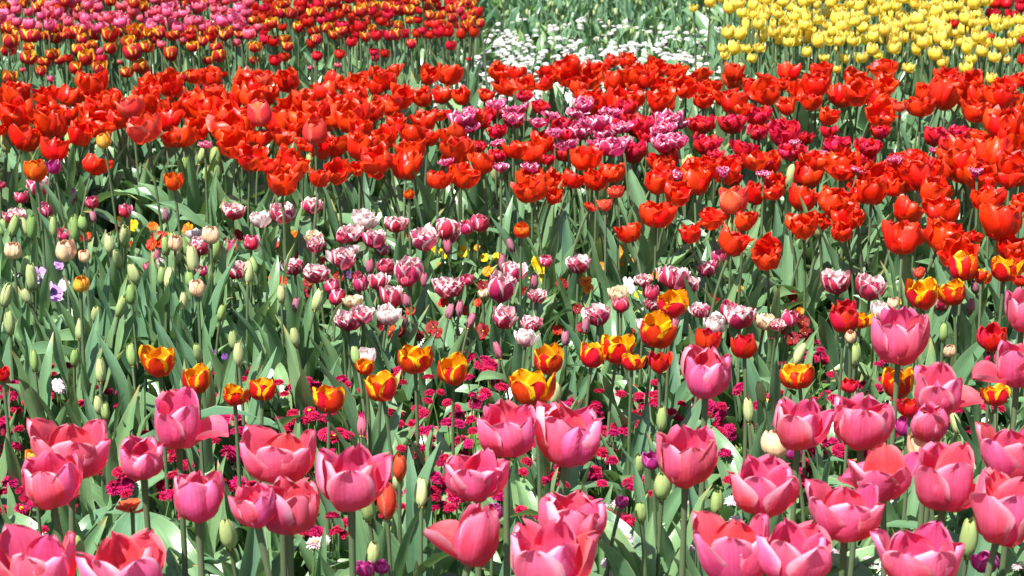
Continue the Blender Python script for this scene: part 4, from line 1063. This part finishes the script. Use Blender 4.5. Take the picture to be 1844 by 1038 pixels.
for key, lst in dict(
    yellow=[(972, 476, 36), (980, 497, 34), (962, 490, 28), (232, 409, 24), (240, 404, 18), (212, 397, 14), (787, 453, 26), (800, 456, 22), (836, 453, 24), (873, 464, 16), (894, 462, 14), (1358, 561, 18), (1391, 557, 18), (1583, 554, 28), (1616, 549, 24),
            (1648, 186, 16), (1432, 170, 10), (1285, 505, 12), (1336, 176, 9), (1560, 590, 16), (1150, 530, 14), (1515, 470, 12)],
    orange=[(598, 378, 14), (525, 428, 30), (733, 427, 16), (697, 438, 22), (690, 448, 20), (880, 489, 20), (1055, 507, 22), (1082, 482, 20), (1110, 455, 28), (1153, 470, 30), (1166, 480, 24), (1185, 418, 26), (1175, 494, 22), (340, 412, 22), (275, 408, 18),
            (860, 446, 12), (1210, 545, 16), (1530, 490, 18), (1060, 520, 20), (792, 478, 12), (1395, 600, 14), (1330, 520, 16), (1440, 560, 14), (1120, 470, 18), (1192, 408, 20), (1200, 388, 14)],
    red=[(530, 450, 34), (282, 426, 22), (415, 440, 28), (425, 425, 24), (560, 526, 26), (555, 508, 18), (870, 597, 32), (780, 590, 26), (788, 600, 22), (1010, 512, 24), (870, 515, 22), (690, 588, 24), (1282, 540, 22), (1290, 545, 18), (1430, 570, 24), (1445, 580, 24),
         (1425, 534, 22), (215, 410, 18), (150, 430, 16), (1040, 556, 18), (400, 455, 22), (1230, 545, 20), (1410, 590, 26), (1450, 600, 24), (755, 605, 20), (720, 598, 20), (640, 500, 18), (610, 500, 22), (1135, 600, 20), (1048, 590, 20), (945, 525, 18), (1425, 610, 26)],
    vermilion=[(292, 432, 30), (275, 440, 22), (500, 440, 16), (508, 505, 18), (540, 460, 20), (580, 470, 16), (702, 598, 28), (1002, 594, 18), (800, 545, 20), (835, 560, 18), (488, 500, 10), (1110, 560, 14), (120, 412, 16), (160, 425, 14), (238, 440, 12), (740, 560, 18), (860, 545, 14), (1505, 560, 22), (1300, 530, 14)],
    lilac=[(70, 496, 32), (95, 528, 34), (88, 518, 24), (105, 478, 18), (1240, 165, 10)],
    violet=[(382, 636, 18), (405, 642, 12), (1212, 470, 14), (630, 495, 16)],
    white=[(118, 512, 24), (106, 505, 18), (103, 690, 18), (485, 672, 18), (1130, 510, 24), (30, 495, 10), (1135, 520, 18), (270, 480, 14)]).items():
    for p in lst:
        pansy(key, *p)

# ------------------------------------------------------------------ tulips that show leaves only
LEAFY = []
lp = []
for i in range(6000):
    x, y = rnd.uniform(-20, 1864), rnd.uniform(400, 1040)
    bellis = 560 < x < 1330 and 690 < y < 930
    if bellis and rnd.random() < .3:
        continue
    if sum(1 for q in pts[:300] if abs(q[0] - x) < 34 and -70 < q[1] - y < 60) > 3:
        continue
    if all((x - q[0]) ** 2 + (1.1 * (y - q[1])) ** 2 > (35 if y < 680 else 42) ** 2 for q in lp):
        lp.append((x, y))
lp.sort(key=lambda q: -q[1] - (60 if q[1] < 600 and q[0] < 700 else 0))
lmass = Geo()
for i, (x, y) in enumerate(lp):
    rg = random.Random(int(x * 7 + y * 3))
    p, dep = at_height(x, y, .16)
    if i >= 290:
        sc = rg.uniform(.6, .95)
        W_ = Matrix.Translation((p.x, p.y, 0)) @ Matrix.Rotation(rg.uniform(0, 6.28), 4, 'Z') @ Matrix.Scale(sc, 4)
        for li, m in leaf_places(rg, 4, 1.0):
            lmass.merge(LEAF_G[li], W_ @ m)
        continue
    r = new('leafy_tulip', None)
    r.empty_display_size = .02
    sc = rg.uniform(.6, .95)
    r.location, r.rotation_euler, r.scale = (p.x, p.y, 0), (0, 0, rg.uniform(0, 6.28)), (sc, sc, sc)
    r['category'] = 'tulip'
    for li, m in leaf_places(rg, rg.choice((3, 4, 4)), 1.0):
        new('leaf', LEAF_M[li], r, m)
    LEAFY.append((r, 'leafy', x, y, 0))
o = new('leaf_mass', lmass.mesh('leaf_mass', [M['leaf']]))
o['kind'], o['label'], o['category'] = 'stuff', 'crowded green tulip leaves under the double and red tulips', 'foliage'

# ------------------------------------------------------------------ masses nobody could count: low leaves, and far tulip leaves
def ground_mass():
    rg = random.Random(77)
    protos = [Geo().add(*spoon(1.0, rg.uniform(.16, .24), rg.uniform(10, 40), rg.uniform(50, 105))).arrays() for _ in range(10)]
    g = Geo()
    for i in range(13000):
        y = 2.3 + 7.2 * rg.random() ** 1.15
        x = rg.uniform(-1, 1) * (.30 * y + .9)
        s = rg.uniform(.03, .085)
        m = Matrix.Translation((x, y, rg.uniform(0, .045))) @ Matrix.Rotation(rg.uniform(0, 6.28), 4, 'Z') @ Matrix.Scale(s, 4)
        g.merge(protos[rg.randrange(10)], m)
    o = new('undergrowth', g.mesh('undergrowth', [M['leaf_small']]))
    o['kind'], o['label'], o['category'] = 'stuff', 'low green leaves covering the soil between the stems', 'ground cover'
    protos = []
    for _ in range(14):
        protos.append(Geo().add(*leaf_geo(L=.27, W=rg.uniform(.015, .024), lean0=rg.uniform(2, 14), lean1=rg.uniform(12, 60), fold=rg.uniform(.3, .7), wav=.006, twist=rg.uniform(-.8, .8), side=rg.uniform(-.15, .15), nv=6, nu=2)).arrays())
    g = Geo()
    for i in range(15000):
        y = rg.uniform(4.6, 9.8)
        x = rg.uniform(-1, 1) * (.30 * y + .4)
        px, py = project(Vector((x, y, .12)))
        s = rg.uniform(.8, 1.2)
        if 860 - max(0, py - 95) * 2.4 < px < 1300 and py < 235:
            s = rg.uniform(.22, .46)
            if rg.random() < white_density(px, py) * .6:
                s *= .5
            for q in range(2):
                m = Matrix.Translation((x + rg.uniform(-.08, .08), y + rg.uniform(-.08, .08), 0)) @ Matrix.Rotation(rg.uniform(0, 6.28), 4, 'Z') @ Matrix.Scale(s * rg.uniform(.7, 1.15), 4)
                g.merge(protos[rg.randrange(14)], m)
        elif rg.random() < .55:
            continue
        m = Matrix.Translation((x, y, 0)) @ Matrix.Rotation(rg.uniform(0, 6.28), 4, 'Z') @ Matrix.Scale(s, 4)
        g.merge(protos[rg.randrange(14)], m)
    for i in range(2600):
        y = rg.uniform(1.5, 4.8)
        x = rg.choice((-1, 1)) * (.275 * y + .02 + rg.uniform(0, 1.3))
        m = Matrix.Translation((x, y, 0)) @ Matrix.Rotation(rg.uniform(0, 6.28), 4, 'Z') @ Matrix.Scale(rg.uniform(.6, 1.05), 4)
        g.merge(protos[rg.randrange(14)], m)
    o = new('tulip_foliage', g.mesh('tulip_foliage', [M['leaf_deep']]))
    o['kind'], o['label'], o['category'] = 'stuff', 'dense upright grey green tulip leaves in the beds at the back', 'foliage'
ground_mass()

def outside():
    """The same beds carried on past the edges of the photograph, as masses."""
    rg = random.Random(5)
    rows = [('pink', [(-330, -90, 780, 1020, 9), (1930, 2180, 560, 1020, 14)]), ('green_bud', [(-420, -30, 400, 700, 26)]), ('red', [(-480, -50, 150, 290, 40), (1900, 2330, 130, 440, 60)]),
            ('flamed', [(1880, 2200, 480, 720, 9), (-300, -40, 640, 720, 5)]), ('flamed_back', [(-430, -20, -10, 110, 60), (-300, 860, -70, -14, 70)]), ('yellow', [(1860, 2290, -20, 110, 90), (1290, 2200, -70, -18, 80)])
            ]
    for key, areas in rows:
        k = KINDS[key]
        parts = {'flower': Geo(), 'stem': Geo(), 'leaf': Geo()}
        for x0, x1, y0, y1, n in areas:
            for i in range(n):
                plant(key, rg.uniform(x0, x1), rg.uniform(y0, y1), geo=parts)
        out = Geo()
        nm = 3
        out.merge(parts['flower'])
        out.merge(parts['stem'], mi_map={0: 3})
        out.merge(parts['leaf'], mi_map={0: 4})
        o = new(k.name + '_mass', out.mesh(k.name + '_mass', k.mats + [M['stem'], M['leaf']]))
        o['kind'], o['category'] = 'stuff', 'tulips'
        o['label'] = 'far mass of ' + k.name.replace('_', ' ') + 's where the bed runs on'
outside()

# ------------------------------------------------------------------ labels
ORD = 'first second third fourth fifth sixth seventh eighth ninth tenth eleventh twelfth thirteenth fourteenth fifteenth sixteenth seventeenth eighteenth nineteenth'.split()
TENS = {2: 'twent', 3: 'thirt', 4: 'fort', 5: 'fift', 6: 'sixt', 7: 'sevent', 8: 'eight', 9: 'ninet'}
def ordinal(i):
    i += 1
    if i < 20:
        return ORD[i - 1]
    t, u = divmod(i, 10)
    return TENS[t] + ('ieth' if u == 0 else 'y-' + ORD[u - 1])

def label_zones(items, noun, group, zone):
    """Within each named place of the bed the flowers are told apart by their order from the left."""
    by = {}
    for it in items:
        by.setdefault(zone(it[2], it[3], it[4]), []).append(it)
    for z, lst in by.items():
        lst.sort(key=lambda t: t[2])
        for i, it in enumerate(lst):
            o = it[0]
            o['group'] = group
            o['label'] = ('only ' + noun + ' ' + z) if len(lst) == 1 else (ordinal(i) + ' ' + noun + ' from left ' + z)

def of(*keys):
    return [p for p in PLANTS if p[1] in keys]

def third(x):
    return 'left third' if x < 615 else 'middle third' if x < 1230 else 'right third'
FORM = {0: 'cupped', 1: 'goblet-shaped', 2: 'goblet-shaped', 3: 'open', 4: 'open', 5: 'splayed', 6: 'wide open', 7: 'closed', 8: 'closed', 9: 'splayed'}
label_zones(of('pink'), 'big pink tulip', 'pink tulips in the front row',
            lambda x, y, f: 'along the bottom edge' if y > 975 else 'in the lowest full row' if y > 890 else 'in the row with heads just above' if y > 800 else 'standing tallest at the back of the front bed')
label_zones(of('salmon_f'), 'coral tulip', 'coral tulips in the front bed', lambda x, y, f: 'half hidden between the big pink tulips')
label_zones(of('purple'), 'small purple tulip', 'small purple tulips', lambda x, y, f: 'below the red band' if y < 500 else 'peeping between the big pink tulips')
label_zones(of('cream_bud'), 'closed cream tulip', 'cream tulips', lambda x, y, f: 'among the big pink tulips' if y > 700 else 'among the green buds' if x < 700 else 'among the flamed tulips')
label_zones(of('orange_bud'), 'closed yellow orange tulip', 'yellow orange tulips', lambda x, y, f: 'on the side with the green buds')
label_zones(of('flamed'), 'yellow and red flamed tulip', 'flamed tulips', lambda x, y, f: 'below the red band, upper group' if y < 620 else 'over the magenta daisies')
label_zones(of('dark_red'), 'dark red tulip', 'dark red tulips', lambda x, y, f: 'among the flamed tulips')
label_zones(of('double'), 'crimson and white double tulip', 'double tulips', lambda x, y, f: ('upper row' if y < 460 else 'middle row' if y < 540 else 'lowest row') + ' of the double tulips')
label_zones(of('double_pale'), 'mostly white double tulip', 'double tulips', lambda x, y, f: 'among the double tulips')
label_zones(of('double_cream'), 'creamy yellow double tulip', 'double tulips', lambda x, y, f: 'among the double tulips')
label_zones(of('single'), 'small single crimson tulip with pale edges', 'small single tulips', lambda x, y, f: 'near the upper double tulips' if y < 460 else 'near the lower double tulips')
label_zones(of('mauve_bud'), 'small mauve bud', 'mauve buds', lambda x, y, f: 'high among the double tulips' if y < 510 else 'low among the double tulips')
label_zones(of('green_bud'), 'pale green tulip bud', 'green buds', lambda x, y, f: 'in the far green bed' if y < 100 else 'just below the red band' if y < 340 else 'in the row below the red tulips' if y < 440 else 'in the middle of the leafy bed' if y < 530
            else 'low in the leafy bed' if y < 690 else 'among the big pink tulips')
def red_zone(x, y, f):
    if x < 480:
        return 'in front of the striped tulips, ' + ('upper half' if y < 215 else 'lower half')
    if x < 820:
        return 'between striped and double tulips, ' + ('top row' if y < 170 else 'second row' if y < 225 else 'third row' if y < 275 else 'front row')
    if x < 1290:
        return 'behind the purple fringed tulips' if y < 215 else 'in front of the purple fringed tulips'
    return 'right of the fringed tulips, ' + ('top row' if y < 165 else 'second row' if y < 240 else 'third row' if y < 320 else 'fourth row' if y < 390 else 'front row')
label_zones(of('red'), 'bright red tulip', 'red tulips of the broad band', red_zone)
label_zones(of('salmon'), 'salmon red tulip', 'salmon tulips', lambda x, y, f: 'inside the red band')
label_zones(of('orange'), 'orange red tulip', 'orange tulips', lambda x, y, f: 'below the red band')
label_zones(of('crimson'), 'crimson double tulip', 'crimson double tulips', lambda x, y, f: 'beside the purple fringed tulips, ' + ('upper half' if y < 235 else 'lower half'))
label_zones(of('fringed'), 'white-edged purple tulip', 'purple fringed tulips', lambda x, y, f: 'in the middle of the red band')
def back_zone(x, y, f):
    return 'of the back bed, ' + ('farthest row' if y < 18 else 'far row' if y < 36 else 'middle row' if y < 62 else 'near row' if y < 90 else 'nearest row') + (', left half' if x < 430 else ', right half' if x < 900 else ', yellow side')
label_zones(of('flamed_back'), 'yellow-edged burgundy tulip', 'striped tulips at the back', back_zone)
label_zones(of('back_red'), 'small scarlet tulip', 'scarlet tulips at the back', back_zone)
label_zones(of('back_pink'), 'bright pink tulip', 'pink tulips at the back', back_zone)
label_zones(of('yellow'), 'yellow tulip', 'yellow tulips', lambda x, y, f: 'in the yellow bed, ' + ('farthest' if y < 12 else 'fifth' if y < 26 else 'fourth' if y < 42 else 'third' if y < 62 else 'second' if y < 88 else 'nearest') + ' row from the front')
label_zones(of('yellow_pale'), 'pale yellow tulip', 'yellow tulips', lambda x, y, f: 'in the yellow bed')
label_zones([d for d in DAISIES if d[1] == 'magenta'], 'magenta daisy', 'magenta daisies',
            lambda x, y, f: ('')+ ('above the pink tulips' if y < 700 else 'level with the tallest pink heads' if y < 770 else 'between the pink heads' if y < 840 else 'low between the pink tulips') + ', ' + third(x))
label_zones([d for d in DAISIES if d[1] == 'pale'], 'pale pink daisy', 'pale daisies', lambda x, y, f: 'low between the pink tulip stems')
for d in DAISIES:
    if d[1] == 'white':
        pass
WR = sorted((d[3] for d in DAISIES if d[1] == 'white'), reverse=True)
label_zones([d for d in DAISIES if d[1] == 'white'], 'white daisy', 'white daisies', lambda x, y, f: 'in the white bed, ' + ordinal(sum(1 for k in range(1, 8) if y < WR[min(len(WR) - 1, k * 38)])) + ' row from the front')
for key, nm in (('yellow', 'yellow'), ('orange', 'orange'), ('red', 'dark red'), ('vermilion', 'vermilion'), ('lilac', 'lilac'), ('violet', 'violet'), ('white', 'white')):
    label_zones([p for p in PANSIES if p[1] == key], nm + ' pansy', 'pansies', lambda x, y, f: 'inside the red band' if y < 350 else 'low beneath the double tulips')
label_zones(LEAFY, 'flowerless leafy tulip', 'leafy tulips', lambda x, y, f: 'in the ' + ('top row' if y < 520 else 'second row' if y < 620 else 'third row' if y < 720 else 'fourth row' if y < 820 else 'fifth row' if y < 920 else 'lowest row') + ' of green foliage')
print('objects', len(bpy.data.objects))
